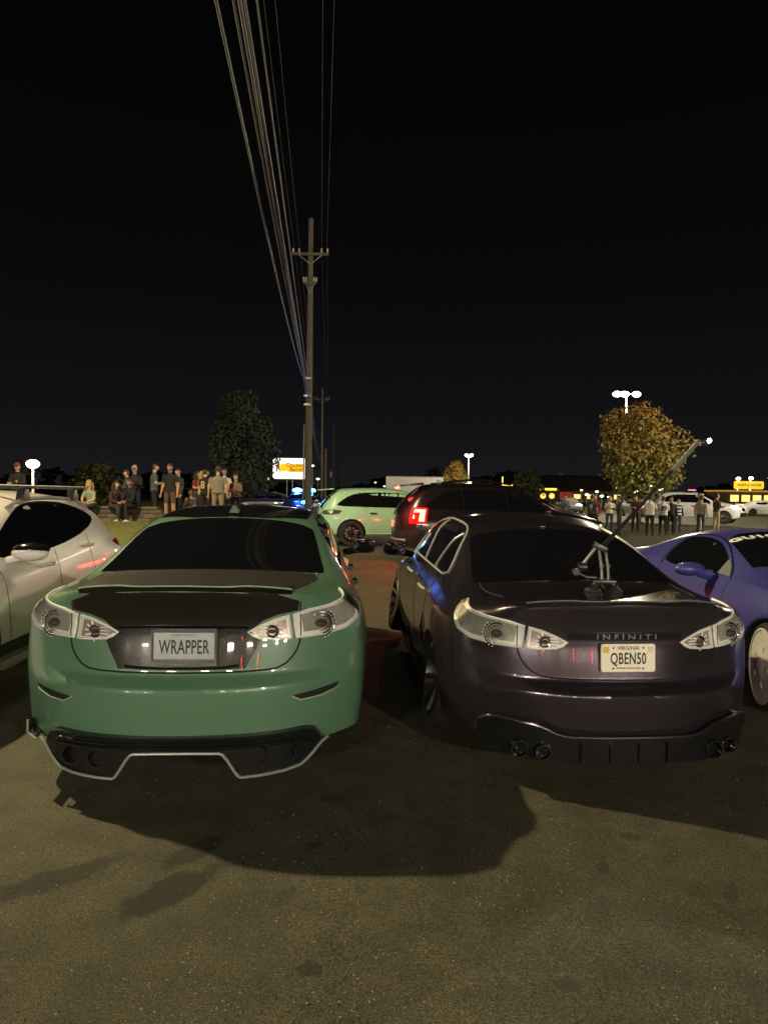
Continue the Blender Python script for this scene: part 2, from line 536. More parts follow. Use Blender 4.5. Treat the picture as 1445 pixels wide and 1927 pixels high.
COUPE = dict(L=4.75, p=3.0,
    ys=[.45, .65, .9, 1.15, 1.45, 1.8, 2.15, 2.6, 2.95, 3.3, 3.7, 4.0, 4.2, 4.38],
    zt=[(.07, 1.05), (.4, 1.04), (.65, 1.05), (.9, 1.12), (1.45, 1.30), (1.8, 1.36), (2.15, 1.375), (2.6, 1.32), (2.95, 1.17), (3.3, 1.04), (3.7, 1.0), (4.2, .93), (4.6, .84)],
    zb=[(.45, .97), (1.15, .98), (1.8, .95), (2.6, .93), (3.3, .94), (4.38, .84)],
    wb=[(.45, .80), (1.15, .86), (1.8, .84), (2.6, .82), (3.3, .84), (4.0, .84), (4.38, .78)],
    W=[(.45, .88), (1.0, .955), (1.8, .925), (2.6, .915), (3.7, .95), (4.38, .88)],
    wr=[(.45, .66), (.9, .60), (1.45, .55), (2.15, .56), (2.6, .58), (2.95, .66), (3.3, .68), (4.38, .62)],
    zr=[(.45, 1.01), (.9, 1.08), (1.45, 1.24), (1.8, 1.30), (2.15, 1.315), (2.6, 1.26), (2.95, 1.11), (3.3, 1.00), (3.7, .97), (4.38, .86)],
    levels=[lv(.26, .20, .20, .93, .10, 4.64), lv(.40, .34, .34, .985, .02, 4.74), lv(.56, .50, .5, 1.0, .0, 4.75),
            lv(.70, .66, .62, 1.0, .03, 4.72), lv(.85, .80, .74, .985, .06, 4.68), lv(0, 0, 0, 1, .07, 4.60)],
    creases=[(3, 's', .35)],
    arches=[(1.02, .385, .34), (3.72, .385, .34)])
CROSS = dict(L=4.38, p=3.0,
    ys=[.42, .55, .75, 1.0, 1.3, 1.7, 2.1, 2.55, 2.85, 3.15, 3.5, 3.75, 3.95],
    zt=[(.06, 1.08), (.3, 1.22), (.55, 1.36), (.75, 1.44), (1.3, 1.53), (1.9, 1.55), (2.4, 1.50), (2.85, 1.27), (3.15, 1.09), (3.6, 1.01), (4.1, .92), (4.3, .86)],
    zb=[(.42, 1.05), (1.0, 1.04), (1.7, .98), (2.85, .95), (3.95, .86)],
    wb=[(.42, .76), (1.0, .84), (1.7, .83), (2.85, .81), (3.5, .80), (3.95, .74)],
    W=[(.42, .86), (.85, .915), (1.5, .89), (2.4, .88), (3.4, .91), (3.95, .85)],
    wr=[(.42, .66), (.75, .60), (1.3, .585), (2.1, .60), (2.55, .62), (2.85, .66), (3.95, .62)],
    zr=[(.42, 1.14), (.55, 1.27), (.75, 1.37), (1.0, 1.43), (1.3, 1.47), (1.7, 1.49), (2.1, 1.48), (2.55, 1.39), (2.85, 1.20), (3.15, 1.05), (3.95, .88)],
    levels=[lv(.30, .24, .26, .93, .12, 4.25), lv(.45, .38, .42, .985, .02, 4.36), lv(.62, .55, .55, 1.0, .0, 4.38),
            lv(.78, .70, .68, 1.0, .05, 4.36), lv(.94, .86, .78, .98, .08, 4.33), lv(0, 0, 0, 1, .06, 4.28)],
    creases=[], arches=[(.93, .38, .35), (3.55, .38, .35)])
SUV = dict(L=4.72, p=3.2,
    ys=[.40, .52, .75, 1.05, 1.5, 2.0, 2.5, 2.9, 3.2, 3.5, 3.9, 4.15, 4.32],
    zt=[(.06, 1.10), (.25, 1.33), (.45, 1.58), (.75, 1.65), (1.5, 1.68), (2.3, 1.67), (2.75, 1.60), (3.2, 1.32), (3.5, 1.14), (3.9, 1.08), (4.4, .99), (4.6, .92)],
    zb=[(.40, 1.05), (1.5, 1.04), (2.9, 1.01), (3.9, .98), (4.32, .90)],
    wb=[(.40, .80), (1.05, .86), (2, .85), (2.9, .84), (3.9, .84), (4.32, .78)],
    W=[(.40, .89), (1.0, .945), (1.9, .925), (2.9, .925), (3.7, .94), (4.32, .88)],
    wr=[(.40, .68), (.75, .62), (1.5, .62), (2.5, .63), (2.9, .66), (3.2, .70), (4.32, .66)],
    zr=[(.40, 1.36), (.52, 1.50), (.75, 1.57), (1.05, 1.595), (1.5, 1.61), (2.0, 1.605), (2.5, 1.56), (2.9, 1.40), (3.2, 1.23), (3.5, 1.09), (3.9, 1.04), (4.32, .93)],
    levels=[lv(.32, .28, .28, .94, .10, 4.6), lv(.46, .42, .44, .985, .02, 4.70), lv(.64, .58, .58, 1.0, .0, 4.72),
            lv(.80, .74, .72, 1.0, .03, 4.70), lv(.95, .89, .82, .985, .05, 4.66), lv(0, 0, 0, 1, .06, 4.58)],
    creases=[], arches=[(.98, .41, .37), (3.82, .41, .37)])
def scaled(S, sy, sz, sx=1.0):
    T = dict(S); T['L'] = S['L'] * sy; T['ys'] = [y * sy for y in S['ys']]
    for k in ('zt', 'zb', 'zr'): T[k] = [(a * sy, b * sz) for a, b in S[k]]
    for k in ('wb', 'W', 'wr'): T[k] = [(a * sy, b * sx) for a, b in S[k]]
    T['levels'] = [dict(zr=l['zr'] * sz, zs=l['zs'] * sz, zf=l['zf'] * sz, s=l['s'], yr=l['yr'] * sy, yf=l['yf'] * sy) for l in S['levels']]
    T['arches'] = [(a * sy, r, z) for a, r, z in S['arches']]
    return T

# ------------------------------------------------------------------ ground
def ground_material():
    m = bpy.data.materials.new('asphalt'); m.use_nodes = True
    n = m.node_tree.nodes; l = m.node_tree.links; p = n['Principled BSDF']
    tc = n.new('ShaderNodeTexCoord')
    def nz_(sc, det=4, rough=.55):
        z = n.new('ShaderNodeTexNoise'); z.inputs['Scale'].default_value = sc; z.inputs['Detail'].default_value = det
        z.inputs['Roughness'].default_value = rough
        l.new(tc.outputs['Object'], z.inputs['Vector']); return z
    def ramp(inp, a, ca, b, cb):
        r = n.new('ShaderNodeValToRGB')
        r.color_ramp.elements[0].position = a; r.color_ramp.elements[0].color = (*ca, 1)
        r.color_ramp.elements[1].position = b; r.color_ramp.elements[1].color = (*cb, 1)
        l.new(inp, r.inputs[0]); return r
    def mix(kind, f, a, b):
        x = n.new('ShaderNodeMix'); x.data_type = 'RGBA'; x.blend_type = kind
        if isinstance(f, float): x.inputs[0].default_value = f
        else: l.new(f, x.inputs[0])
        for s_, i in ((a, 6), (b, 7)):
            if isinstance(s_, tuple): x.inputs[i].default_value = (*s_, 1)
            else: l.new(s_, x.inputs[i])
        return x.outputs[2]
    big = nz_(.7, 5); mid = nz_(5, 6); fine = nz_(160, 3, .7); agg = nz_(55, 4, .7)
    c = ramp(big.outputs['Fac'], .3, (.056, .051, .031), .72, (.083, .075, .045)).outputs[0]
    c = mix('MULTIPLY', .75, c, ramp(mid.outputs['Fac'], .35, (.68, .68, .68), .65, (1.15, 1.15, 1.15)).outputs[0])
    c = mix('MULTIPLY', .9, c, ramp(fine.outputs['Fac'], .38, (.30, .30, .30), .62, (1.75, 1.75, 1.72)).outputs[0])
    c = mix('MULTIPLY', .6, c, ramp(agg.outputs['Fac'], .38, (.6, .6, .6), .62, (1.25, 1.25, 1.25)).outputs[0])
    vo = n.new('ShaderNodeTexVoronoi'); vo.inputs['Scale'].default_value = 48; l.new(tc.outputs['Object'], vo.inputs['Vector'])
    sp = ramp(vo.outputs['Distance'], .07, (1, 1, 1), .15, (0, 0, 0)).outputs[0]
    sel = ramp(vo.outputs['Color'], .72, (0, 0, 0), .80, (1, 1, 1)).outputs[0]
    c = mix('MIX', mix('MULTIPLY', 1., sp, sel), c, (.30, .28, .23))
    # oil drips and tyre smears on the near asphalt: (x, y, angle, half length, half width, strength)
    wob = nz_(9, 5)
    for (x, y, a, hl, hw, k) in STAINS:
        mp = n.new('ShaderNodeMapping'); mp.vector_type = 'TEXTURE'
        mp.inputs['Location'].default_value = (x, y, 0); mp.inputs['Rotation'].default_value = (0, 0, R(a)); mp.inputs['Scale'].default_value = (hl * (1.4 if hl > .12 else 1.05), hw * (1.4 if hl > .12 else 1.05), 1e3)
        l.new(tc.outputs['Object'], mp.inputs[0])
        ln = n.new('ShaderNodeVectorMath'); ln.operation = 'LENGTH'; l.new(mp.outputs[0], ln.inputs[0])
        ad = n.new('ShaderNodeMath'); ad.operation = 'MULTIPLY_ADD'
        l.new(wob.outputs['Fac'], ad.inputs[0]); ad.inputs[1].default_value = 1.3; l.new(ln.outputs['Value'], ad.inputs[2])
        msk = ramp(ad.outputs[0], .95 if False else .9, (1, 1, 1), 1.0, (0, 0, 0))
        msk.color_ramp.elements[0].position = .55
        mr = n.new('ShaderNodeMapRange'); mr.inputs['From Min'].default_value = 1.38; mr.inputs['From Max'].default_value = 1.66
        mr.inputs['To Min'].default_value = min(.9, k * (1.15 if hl > .12 else .85)); mr.inputs['To Max'].default_value = 0.
        l.new(ad.outputs[0], mr.inputs[0]); n.remove(msk)
        c = mix('MIX', mr.outputs[0], c, (.018, .016, .012))
    l.new(c, p.inputs['Base Color'])
    p.inputs['Roughness'].default_value = .82
    p.inputs['Specular IOR Level'].default_value = .3
    b = n.new('ShaderNodeBump'); b.inputs['Strength'].default_value = .55; b.inputs['Distance'].default_value = .012
    h = mix('ADD', .6, fine.outputs['Fac'], agg.outputs['Fac'])
    l.new(h, b.inputs['Height']); l.new(b.outputs[0], p.inputs['Normal'])
    return m
STAINS = [(-.80, 2.95, 58, .14, .05, .7), (-.82, 2.64, 52, .18, .07, .75), (-1.30, 2.72, 40, .22, .06, .6), (-.36, 2.62, 60, .09, .04, .45),
          (-.24, 3.48, 0, .07, .06, .5), (-.28, 3.02, 0, .04, .035, .6), (-.42, 3.5, 20, .09, .03, .4), (-.22, 2.22, 0, .045, .035, .8), (.62, 2.22, 0, .05, .04, .5),
          (.97, 2.95, 70, .05, .03, .7), (1.2, 3.25, 0, .06, .04, .6), (.05, 3.3, 0, .05, .05, .4), (-.08, 4.3, 0, .10, .08, .5), (1.45, 2.8, 60, .1, .03, .5)]
asphalt = ground_material()

def grid_sheet(name, xs, ys, zf, m, kind='structure'):
    vs = [(x, y, zf(x, y)) for y in ys for x in xs]
    nx = len(xs)
    fs = [(j * nx + i, j * nx + i + 1, (j + 1) * nx + i + 1, (j + 1) * nx + i) for j in range(len(ys) - 1) for i in range(nx - 1)]
    o = MB().add(vs, fs).build(name, m, angle=180)
    tag(o, kind=kind); return o
def spread(a, b, near, far, c=0.):
    out = [a]; x = a
    while x < b:
        x += near + (far - near) * min(1, max(0, (abs(x - c) - 14) / 60)); out.append(min(x, b))
    return out
grid_sheet('ground', spread(-900, 900, .5, 60), spread(-60, 1400, .5, 60, 15), gz, asphalt)

peb = MB(); rp = random.Random(5)
for _ in range(8500):
    y = 1.9 + 4.2 * rp.random() ** 1.6; x = rp.uniform(-.62, .62) * y * 1.05
    if noise.noise(Vector((x * 1.6, y * 1.6, 2.))) + .35 * noise.noise(Vector((x * 6, y * 6, 5.))) < rp.uniform(-.45, .35): continue
    r = rp.choice((.0022, .0028, .0038, .005)) * rp.uniform(.7, 1.2); z = gz(x, y) + r * .25
    a = rp.uniform(0, 6.28); ca, sa = math.cos(a) * r, math.sin(a) * r
    peb.add([(x + ca, y + sa, z), (x - sa * .8, y + ca * .8, z), (x - ca, y - sa, z), (x + sa * .7, y - ca * .7, z), (x + ca * .2, y, z + r * .7)], [(0, 1, 4), (1, 2, 4), (2, 3, 4), (3, 0, 4)], rp.choice((0, 1, 1)))
tag(peb.build('loose_grit', [mat('grit_pale', (.23, .21, .16), .7, var=.5, vscale=30), mat('grit_dark', (.05, .045, .035), .8, var=.4)], smooth=False, fixn=False), kind='stuff')

# ------------------------------------------------------------------ lamps that light the lot
lamp_pole_m = mat('lamp_post_paint', (.06, .06, .06), .5)
def glow(name, c, s): return mat(name, (.9, .9, .9), .5, emit=c, es=s, var=.01)
WARM = (1., .80, .52)
def point(name, loc, power, c, r=.15, parent=None, spot=None):
    d = bpy.data.lights.new(name, 'SPOT' if spot else 'POINT')
    d.energy = power; d.color = c; d.shadow_soft_size = r
    if spot: d.spot_size = R(spot); d.spot_blend = .5
    o = bpy.data.objects.new(name, d); col.objects.link(o); o.location = loc
    if parent: o.parent = parent
    return o
def lot_lamp(loc, h, heads, power, c, label, es=60., size=.45, rz=0., group=None, aim=None):
    t = empty('street_lamp', (loc[0], loc[1], gz(*loc)), rz, label, 'street lamp', group)
    b = MB(); b.tube([(0, 0, 0), (0, 0, .5), (0, 0, h)], [.11, .085, .055], 12)
    b.lathe([(.001, 0), (.24, 0), (.24, .35), (.2, .4), (.001, .4)], 'z', n=16)
    b.build('post', lamp_pole_m, t)
    for k in range(heads):
        a = 2 * math.pi * k / heads + .3
        dx, dy = math.cos(a), math.sin(a)
        rot = Matrix.Rotation(a, 3, 'Z')
        hd = MB().box((dx * .75, dy * .75, h + .05), (.62, .42, .13), rot).tube([(dx * .03, dy * .03, h - .1), (dx * .5, dy * .5, h + .04)], .03, 8).build('lamp_head', lamp_pole_m, t, bevel=.015)
        MB().sphere((dx * .75, dy * .75, h - .02), (size * .55, size * .45, .1), 16, 8, rot=rot).build('bulb_cover', glow('lamp_glow_%d' % int(es), c, es), hd)
    point('lamp_light', (0, 0, h - .25), power, c, .14, t)
    return t
# one beyond the left edge of the view (throws the cars' shadows towards the camera), two behind the photographer
lot_lamp((-9.5, 9.2), 11.0, 1, 18500, (1., .83, .46), 'tall lot lamp beyond the left edge of the row', 12)
lot_lamp((8.0, -10.5), 4.4, 2, 8200, (1., .90, .72), 'twin head lot lamp behind the two sedans', 12)
lot_lamp((-6.0, -12.5), 4.2, 2, 6200, (1., .90, .74), 'added twin head lamp, unseen behind the white crossover', 12)  # second unseen lamp, added to give another highlight in the car paint

lot_lamp((25.0, 27.0), 9.0, 2, 24000, (1., .86, .60), 'added twin head lamp, unseen beyond the right edge of the view', 12)  # unseen lamp added to brighten the maple, the crowd and the right side

# ------------------------------------------------------------------ the two sedans
def rear_lamps(c):
    outer = [(.532, .925), (.62, .945), (.74, .955), (.86, .972), (.985, 1.0), (1.0, .985), (.975, .925), (.91, .862), (.82, .826), (.70, .812), (.545, .806)]
    inner = [(.508, .922), (.44, .905), (.375, .878), (.312, .846), (.335, .828), (.365, .814), (.43, .808), (.52, .804)]
    for sg in (1, -1):
        for kind, poly in (('outer', outer), ('inner', inner)):
            pl = [(sg * u, z) for u, z in poly]
            cu = sum(u for u, z in poly) / len(poly); cz = sum(z for u, z in poly) / len(poly)
            lamp = c.patch('tail_lamp', 'wrap', pl, lamp_silver, .003, grid=.03, skirt=.01)
            c.strip('lamp_bezel', 'wrap', pl, MATS['lamp_reflector'], .0062, .004, lamp, True, grid=.03)
            inn = [(cu + (u - cu) * .85, cz + (z - cz) * .76) for u, z in poly]
            c.patch('inner_reflector', 'wrap', [(sg * u, z) for u, z in inn], mat('lamp_cool_silver', (.52, .51, .46), .2, metal=.5, var=.3, vscale=30) if kind == 'outer' else mat('lamp_warm_silver', (.52, .44, .40), .22, metal=.5, var=.3, vscale=40), .006, lamp, grid=.03, skirt=.004)
            # bulb bowl with rings
            bu, bz, br = (.675, .868, .058) if kind == 'outer' else (.425, .845, .030)
            h, nn = c.cast('wrap', sg * bu, bz)
            q = Vector((0, 0, 1)).rotation_difference(Vector((nn.x * .5, nn.y - .4, 0)).normalized())
            rm = MB()
            for k, rr in enumerate((br, br * .74)):
                pts = [h + nn * .010 + q @ Vector((rr * math.cos(t), rr * math.sin(t), .0)) for t in [2 * math.pi * i / 28 for i in range(28)]]
                rm.tube(pts, .0055 if k == 0 else .003, 6, closed=True)
            if kind == 'outer':
                pts = [h + nn * .010 + q @ Vector((br * 1.22 * math.cos(t), br * 1.22 * math.sin(t), .0)) for t in [R(a) for a in range(-70 if sg > 0 else 110, 71 if sg > 0 else 251, 10)]]
                rm.tube(pts, .005, 6)
            rm.build('lamp_ring', chrome, lamp)
            MB().sphere(h + nn * .006, (br * .62, br * .62, br * .4), 16, 10).build('bulb', mat('bulb_glass', (.12, .10, .09), .05, metal=.6, var=.6, vscale=60), lamp)
            # radial flutes and reflector bars
            fl = MB()
            if kind == 'outer':
                for k in range(9):
                    t = R(-60 + 15 * k) + (0 if sg > 0 else math.pi)
                    p0 = h + nn * .008 + q @ Vector((br * 1.1 * math.cos(t), br * 1.1 * math.sin(t), 0))
                    p1 = h + nn * .006 + q @ Vector((br * 1.40 * math.cos(t), br * 1.40 * math.sin(t), 0))
                    fl.tube([p0, p1], .0042, 5)
            else:
                for k in range(4):
                    z = .818 + .016 * k
                    L0, L1 = .352 + abs(k - 1.6) * .008, .40
                    P = [c.cast('wrap', sg * (L0 + (L1 - L0) * i / 3), z) for i in range(4)]
                    fl.tube([a + b * .010 for a, b in P], .0042, 5)
                for k in range(6):
                    t = R(-75 + 30 * k) + (0 if sg > 0 else math.pi)
                    p0 = h + nn * .010 + q @ Vector((br * 1.15 * math.cos(t), br * 1.15 * math.sin(t), 0))
                    p1 = h + nn * .008 + q @ Vector((br * 1.8 * math.cos(t), br * 1.8 * math.sin(t), 0))
                    fl.tube([p0, p1], .0035, 5)
            tag(fl.build('reflector_flutes', lamp_silver, lamp), kind='stuff')
            c.patch('lens', 'wrap', pl, clear_lens, .016, lamp, grid=.03, skirt=.013)

def sedan_common(c, glass_top_y=1.60, trim=None, gapm=gap_m):
    c.patch('rear_window', 'top', [(-.675, .905), (-.3, .892), (.3, .892), (.675, .905), (.685, .98), (.655, 1.15), (.60, 1.50), (.575, 1.61), (.3, 1.635), (-.3, 1.635), (-.575, 1.61), (-.60, 1.50), (-.655, 1.15), (-.685, .98)], black_glass, .003, smooth=1, grid=.06)
    c.patch('windshield', 'top', [(-.52, 2.86), (.52, 2.86), (.66, 3.58), (-.66, 3.58)], black_glass, .003, smooth=1, grid=.08)
    for sg, pr in ((1, 'right'), (-1, 'left')):
        c.patch('quarter_window', pr, [(1.36, 1.045), (1.42, 1.12), (1.56, 1.225), (1.70, 1.29), (1.86, 1.035)], black_glass, .003, grid=.05)
        c.patch('door_window', pr, [(1.90, 1.035), (1.74, 1.30), (1.95, 1.345), (2.30, 1.36), (2.42, 1.355), (2.46, 1.02)], black_glass, .003, grid=.06)
        c.patch('door_window', pr, [(2.51, 1.02), (2.47, 1.355), (2.75, 1.335), (3.0, 1.26), (3.3, 1.12), (3.52, 1.0)], black_glass, .003, grid=.06)
        if trim:
            c.strip('window_trim', pr, [(1.33, 1.035), (1.40, 1.125), (1.55, 1.24), (1.72, 1.32), (1.95, 1.367), (2.3, 1.38), (2.6, 1.372), (2.85, 1.33), (3.2, 1.19), (3.54, .995), (2.9, 1.0), (1.9, 1.018)], trim, .008, .003, closed=True, smooth=1)
            for (a, b) in (((1.88, 1.03), (1.72, 1.305)), ((2.485, 1.01), (2.445, 1.365))):
                c.strip('window_pillar', pr, [a, b], trim, .009, .003)
        for ln in ([(2.49, .99), (2.50, .6), (2.47, .30)], [(1.60, 1.0), (1.66, .80), (1.62, .66), (1.45, .60)], [(3.58, .95), (3.60, .6), (3.50, .30)]):
            c.strip('panel_gap', pr, ln, gapm, .004, -.001, smooth=1)
        for y in (1.80, 2.74):
            h, nn = c.cast(pr, y, .86)
            MB().tube([h + nn * .008 + Vector((0, -.01, 0)), h + nn * .035 + Vector((0, .03, .002)), h + nn * .035 + Vector((0, .17, .004)), h + nn * .008 + Vector((0, .21, .004))], [.012, .013, .013, .011], 8).build('door_handle', trim or c.paint, c.root)
    for sg in (1, -1):
        c.strip('panel_gap', 'wrap', [(sg * .99, .925), (sg * 1.03, .82), (sg * 1.06, .72), (sg * 1.16, .66)], gapm, .004, -.001, smooth=1)
    # boot lid shut line
    for sg in (1, -1):
        c.strip('panel_gap', 'rear', [(sg * .583, .99), (sg * .582, .93), (sg * .588, .80), (sg * .565, .73), (sg * .50, .665), (sg * .40, .652), (0, .650)], gapm, .0055, -.001, smooth=1)
        c.strip('panel_gap', 'top', [(sg * .60, .50), (sg * .635, .62), (sg * .66, .80), (sg * .645, .93)], gapm, .004, -.001, smooth=1)

def plate(c, x, z, w=.305, h=.152, m=None):
    hit, nn = c.cast('rear', x, z)
    y = min(c.cast('rear', x + dx, z + dz)[0].y for dx in (-.14, .14) for dz in (-.07, .07)) - .012
    t = bpy.data.objects.new('number_plate', None); col.objects.link(t); t.parent = c.root; t.location = (x, y, z)
    t.rotation_euler = (R(-4), 0, 0)
    poly = []
    r = .012
    for cx, cz, a0 in ((w / 2 - r, h / 2 - r, 0), (-w / 2 + r, h / 2 - r, 90), (-w / 2 + r, -h / 2 + r, 180), (w / 2 - r, -h / 2 + r, 270)):
        for k in range(5): poly.append((cx + r * math.cos(R(a0 + 22.5 * k)), cz + r * math.sin(R(a0 + 22.5 * k))))
    MB().prism(poly, -.002, .012).build('plate_panel', m, t)
    return t
def on_plate(x, z, d=.0035): return Matrix.Translation((x, -d, z)) @ FACE_REAR

def ducktail(c, m, edge, hgt=.022, mid=.012):
    n = 45
    b = MB(); rows = []; top = []
    for i in range(n):
        x = -.56 + 1.12 * i / (n - 1)
        a = abs(x)
        y_ = .06
        while y_ < .7 and (c.cast('top', x, y_)[0].z < .97 or abs(c.cast('top', x, y_)[0].z - c.cast('top', x, y_ + .03)[0].z) > .012): y_ += .01
        e0 = c.cast('top', x, y_ + .006)[0]
        k = hgt - (hgt - mid) * (1 - sst(.24, .30, a))
        k *= 1 - sst(.5, .64, a) * .75
        yb = e0.y
        h2 = c.cast('top', x, yb + .16)[0]
        pts = [Vector((x, yb - .012, e0.z - .016)), Vector((x, yb - .022, e0.z + k * .6)), Vector((x, yb - .016, e0.z + k)), Vector((x, yb + .05, e0.z + k * .55)), Vector((x, yb + .15, h2.z + .003)), Vector((x, yb + .15, h2.z - .02)), Vector((x, yb, e0.z - .03))]
        rows.append(pts)
    for _ in range(4):
        rows = [[rows[max(i - 1, 0)][k] * .25 + rows[i][k] * .5 + rows[min(i + 1, n - 1)][k] * .25 for k in range(7)] for i in range(n)]
    top = [r_[2] + Vector((0, -.003, -.002)) for r_ in rows]
    P = len(rows[0]); vs = [p for r_ in rows for p in r_]; fs = []
    for i in range(n - 1):
        for k in range(P):
            k2 = (k + 1) % P
            fs.append((i * P + k, i * P + k2, (i + 1) * P + k2, (i + 1) * P + k))
    fs.append(tuple(range(P))); fs.append(tuple((n - 1) * P + k for k in range(P - 1, -1, -1)))
    b.add(vs, fs)
    o = b.build('boot_spoiler', m, c.root, angle=35)
    MB().tube(top, .0045, 6).build('spoiler_edge_highlight', edge, o)  # pale line along the lip paints its highlight into the colour
    return o

# ---- green sedan
green_paint = mat('green_satin_wrap', (.080, .168, .098), .40, coat=1., crough=.012, var=.05, vscale=2)
green_edge = mat('green_pale_edge', (.30, .40, .30), .25, coat=.6)  # pale tone, on the spoiler lip it stands in for a highlight
carbon = mat('carbon_weave', (.008, .0065, .006), .24, coat=.8, spec=.3, var=.5, vscale=90, crough=.02)
carbon_matte = mat('carbon_deck', (.016, .0135, .0105), .42, coat=.35, crough=.2, var=.4, vscale=60)
G = Car('green_sedan', SEDAN, green_paint, (-1.0, 3.36, -.005), R(3.4), 'green four door sedan with black boot panel, its plate reading WRAPPER', 'car', None, 3, R(.45))
G.paint = green_paint
sedan_common(G)
G.patch('roof_panel', 'top', [(-.53, 1.66), (.53, 1.66), (.55, 2.2), (.545, 2.8), (-.545, 2.8), (-.55, 2.2)], gloss_black, .003, grid=.08, smooth=1)
G.patch('deck_panel', 'top', [(-.555, .27), (-.45, .20), (-.28, .15), (.28, .15), (.45, .20), (.555, .27), (.60, .45), (.635, .62), (.65, .80), (.63, .885), (-.63, .885), (-.65, .80), (-.635, .62), (-.60, .45)], carbon_matte, .003, grid=.06)
G.patch('boot_panel', 'rear', [(-.575, .995), (-.45, 1.045), (-.3, 1.062), (0, 1.068), (.3, 1.062), (.45, 1.045), (.575, .995), (.572, .945), (.47, .93), (.40, .905), (.335, .852), (.385, .80), (.315, .668), (-.315, .668), (-.385, .80), (-.335, .852), (-.40, .905), (-.47, .93), (-.572, .945)], carbon, .003, grid=.035)
G.strip('boot_garnish', 'rear', [(-.33, .868), (-.15, .878), (.15, .878), (.33, .868)], gloss_black, .012, .004, flat=.7, smooth=1)
G.strip('boot_edge', 'rear', [(-.28, .682), (-.2, .672), (.2, .672), (.28, .682)], gloss_black, .009, .003, smooth=1)
rear_lamps(G)
ducktail(G, carbon, green_edge)
# shark fin aerial
fin = MB(); fin.add([(-.035, 1.72, 0), (.035, 1.72, 0), (.03, 1.93, 0), (-.03, 1.93, 0), (-.008, 1.745, .055), (.008, 1.745, .055), (.004, 1.80, .052), (-.004, 1.80, .052)],
                    [(0, 1, 5, 4), (1, 2, 6, 5), (2, 3, 7, 6), (3, 0, 4, 7), (4, 5, 6, 7)])
fz = G.cast('top', 0, 1.82)[0].z - .004
fin.v = [(x, y, z + fz) for x, y, z in fin.v]
fin.build('roof_aerial', mat('aerial_grey', (.16, .20, .17), .3, coat=.5), G.root)
# bumper slots
for sg in (1, -1):
    G.patch('bumper_slot', 'wrap', [(sg * u, z) for u, z in [(.50, .525), (.62, .535), (.76, .548), (.74, .522), (.64, .502), (.54, .498)]], gap_m, .003, grid=.03)
    G.strip('slot_rim', 'wrap', [(sg * .495, .523), (sg * .54, .496), (sg * .65, .499), (sg * .75, .520)], green_edge, .004, .003)
# plate with frame
pm = mat('worn_plate', (.33, .35, .36), .4, metal=.2, var=.25, vscale=18)
P1 = plate(G, .015, .785, m=pm)
FR = mat('rhinestone_frame', (.30, .30, .30), .25, metal=.8, var=.7, vscale=150, bump=.6, bscale=200)
fb = MB()
fb.box((0, -.004, .079), (.325, .012, .022)); fb.box((-.157, -.004, .0), (.014, .012, .138)); fb.box((.157, -.004, .0), (.014, .012, .138)); fb.box((0, -.005, -.080), (.325, .014, .032))
fb.build('plate_frame', FR, P1, bevel=.003)
text('lettering', 'WRAPPER', .098, letter_black, P1, on_plate(0, -.006), sx=.55, bold=.0012, space=1.05)
text('lettering', 'MARYLAND', .020, mat('dim_print', (.12, .12, .13), .5), P1, on_plate(.0, .055), sx=1.1, space=1.1)
# rear diffuser
dm = MB()
outl = [(-.70, .290), (-.67, .335), (-.62, .352), (.62, .352), (.67, .335), (.70, .290), (.70, .265), (.645, .205), (.585, .165), (.32, .15), (.295, .16), (.23, .268), (.20, .280), (-.20, .280), (-.23, .268), (-.295, .16), (-.32, .15), (-.585, .165), (-.645, .205), (-.70, .265)]
def by(x): return .012 + .44 * abs(x / .925) ** 3
N_ = densify(outl, .06)
vs = [(x, by(x) - .022, z) for x, z in N_] + [(x * .97, by(x) + .30, z + .02) for x, z in N_]
tri = geometry.delaunay_2d_cdt([Vector(p) for p in N_], [(i, (i + 1) % len(N_)) for i in range(len(N_))], [], 1, 1e-6)
nn_ = len(N_)
dm.add([(p[0], by(p[0]) - .022, p[1]) for p in tri[0]], tri[2])
dm.add(vs, [(i, (i + 1) % nn_, nn_ + (i + 1) % nn_, nn_ + i) for i in range(nn_)])
dif = dm.build('diffuser', mat('diffuser_black', (.005, .005, .006), .3, coat=.3, var=.2), G.root, angle=30)
for k, zz in enumerate((.342, .325, .306)):
    xx = .60 + .022 * k
    MB().tube([(x_, by(x_) - .028 - .004 * k, zz - (.0 if abs(x_) < xx - .05 else .02)) for x_ in [xx * (i - 12) / 12 for i in range(25)]], .010, 8).build('diffuser_rib', gloss_black, dif)
lip = [(-.735, .288), (-.70, .265), (-.645, .205), (-.585, .165), (-.32, .15), (-.295, .16), (-.23, .268), (-.20, .280), (.20, .280), (.23, .268), (.295, .16), (.32, .15), (.585, .165), (.645, .205), (.70, .265), (.735, .282)]
lp = densify(chaikin(lip, 1, False), .05, False)
MB().tube([(x, by(x) - .032, z) for x, z in lp], .0075, 8).build('diffuser_lip', mat('lip_silver_green', (.33, .37, .33), .35, metal=.5), G.root)
for sg in (1, -1):
    for dx in (-.07, .07):
        MB().lathe([(.044, -.0), (.050, .0), (.050, .2), (.042, .2), (.042, .02)], 'y', (sg * .46 + dx, by(.46 + sg * dx) - .034, .25), 20).build('exhaust_tip', mat('burnt_tip', (.012, .012, .014), .45, metal=.5), G.root)
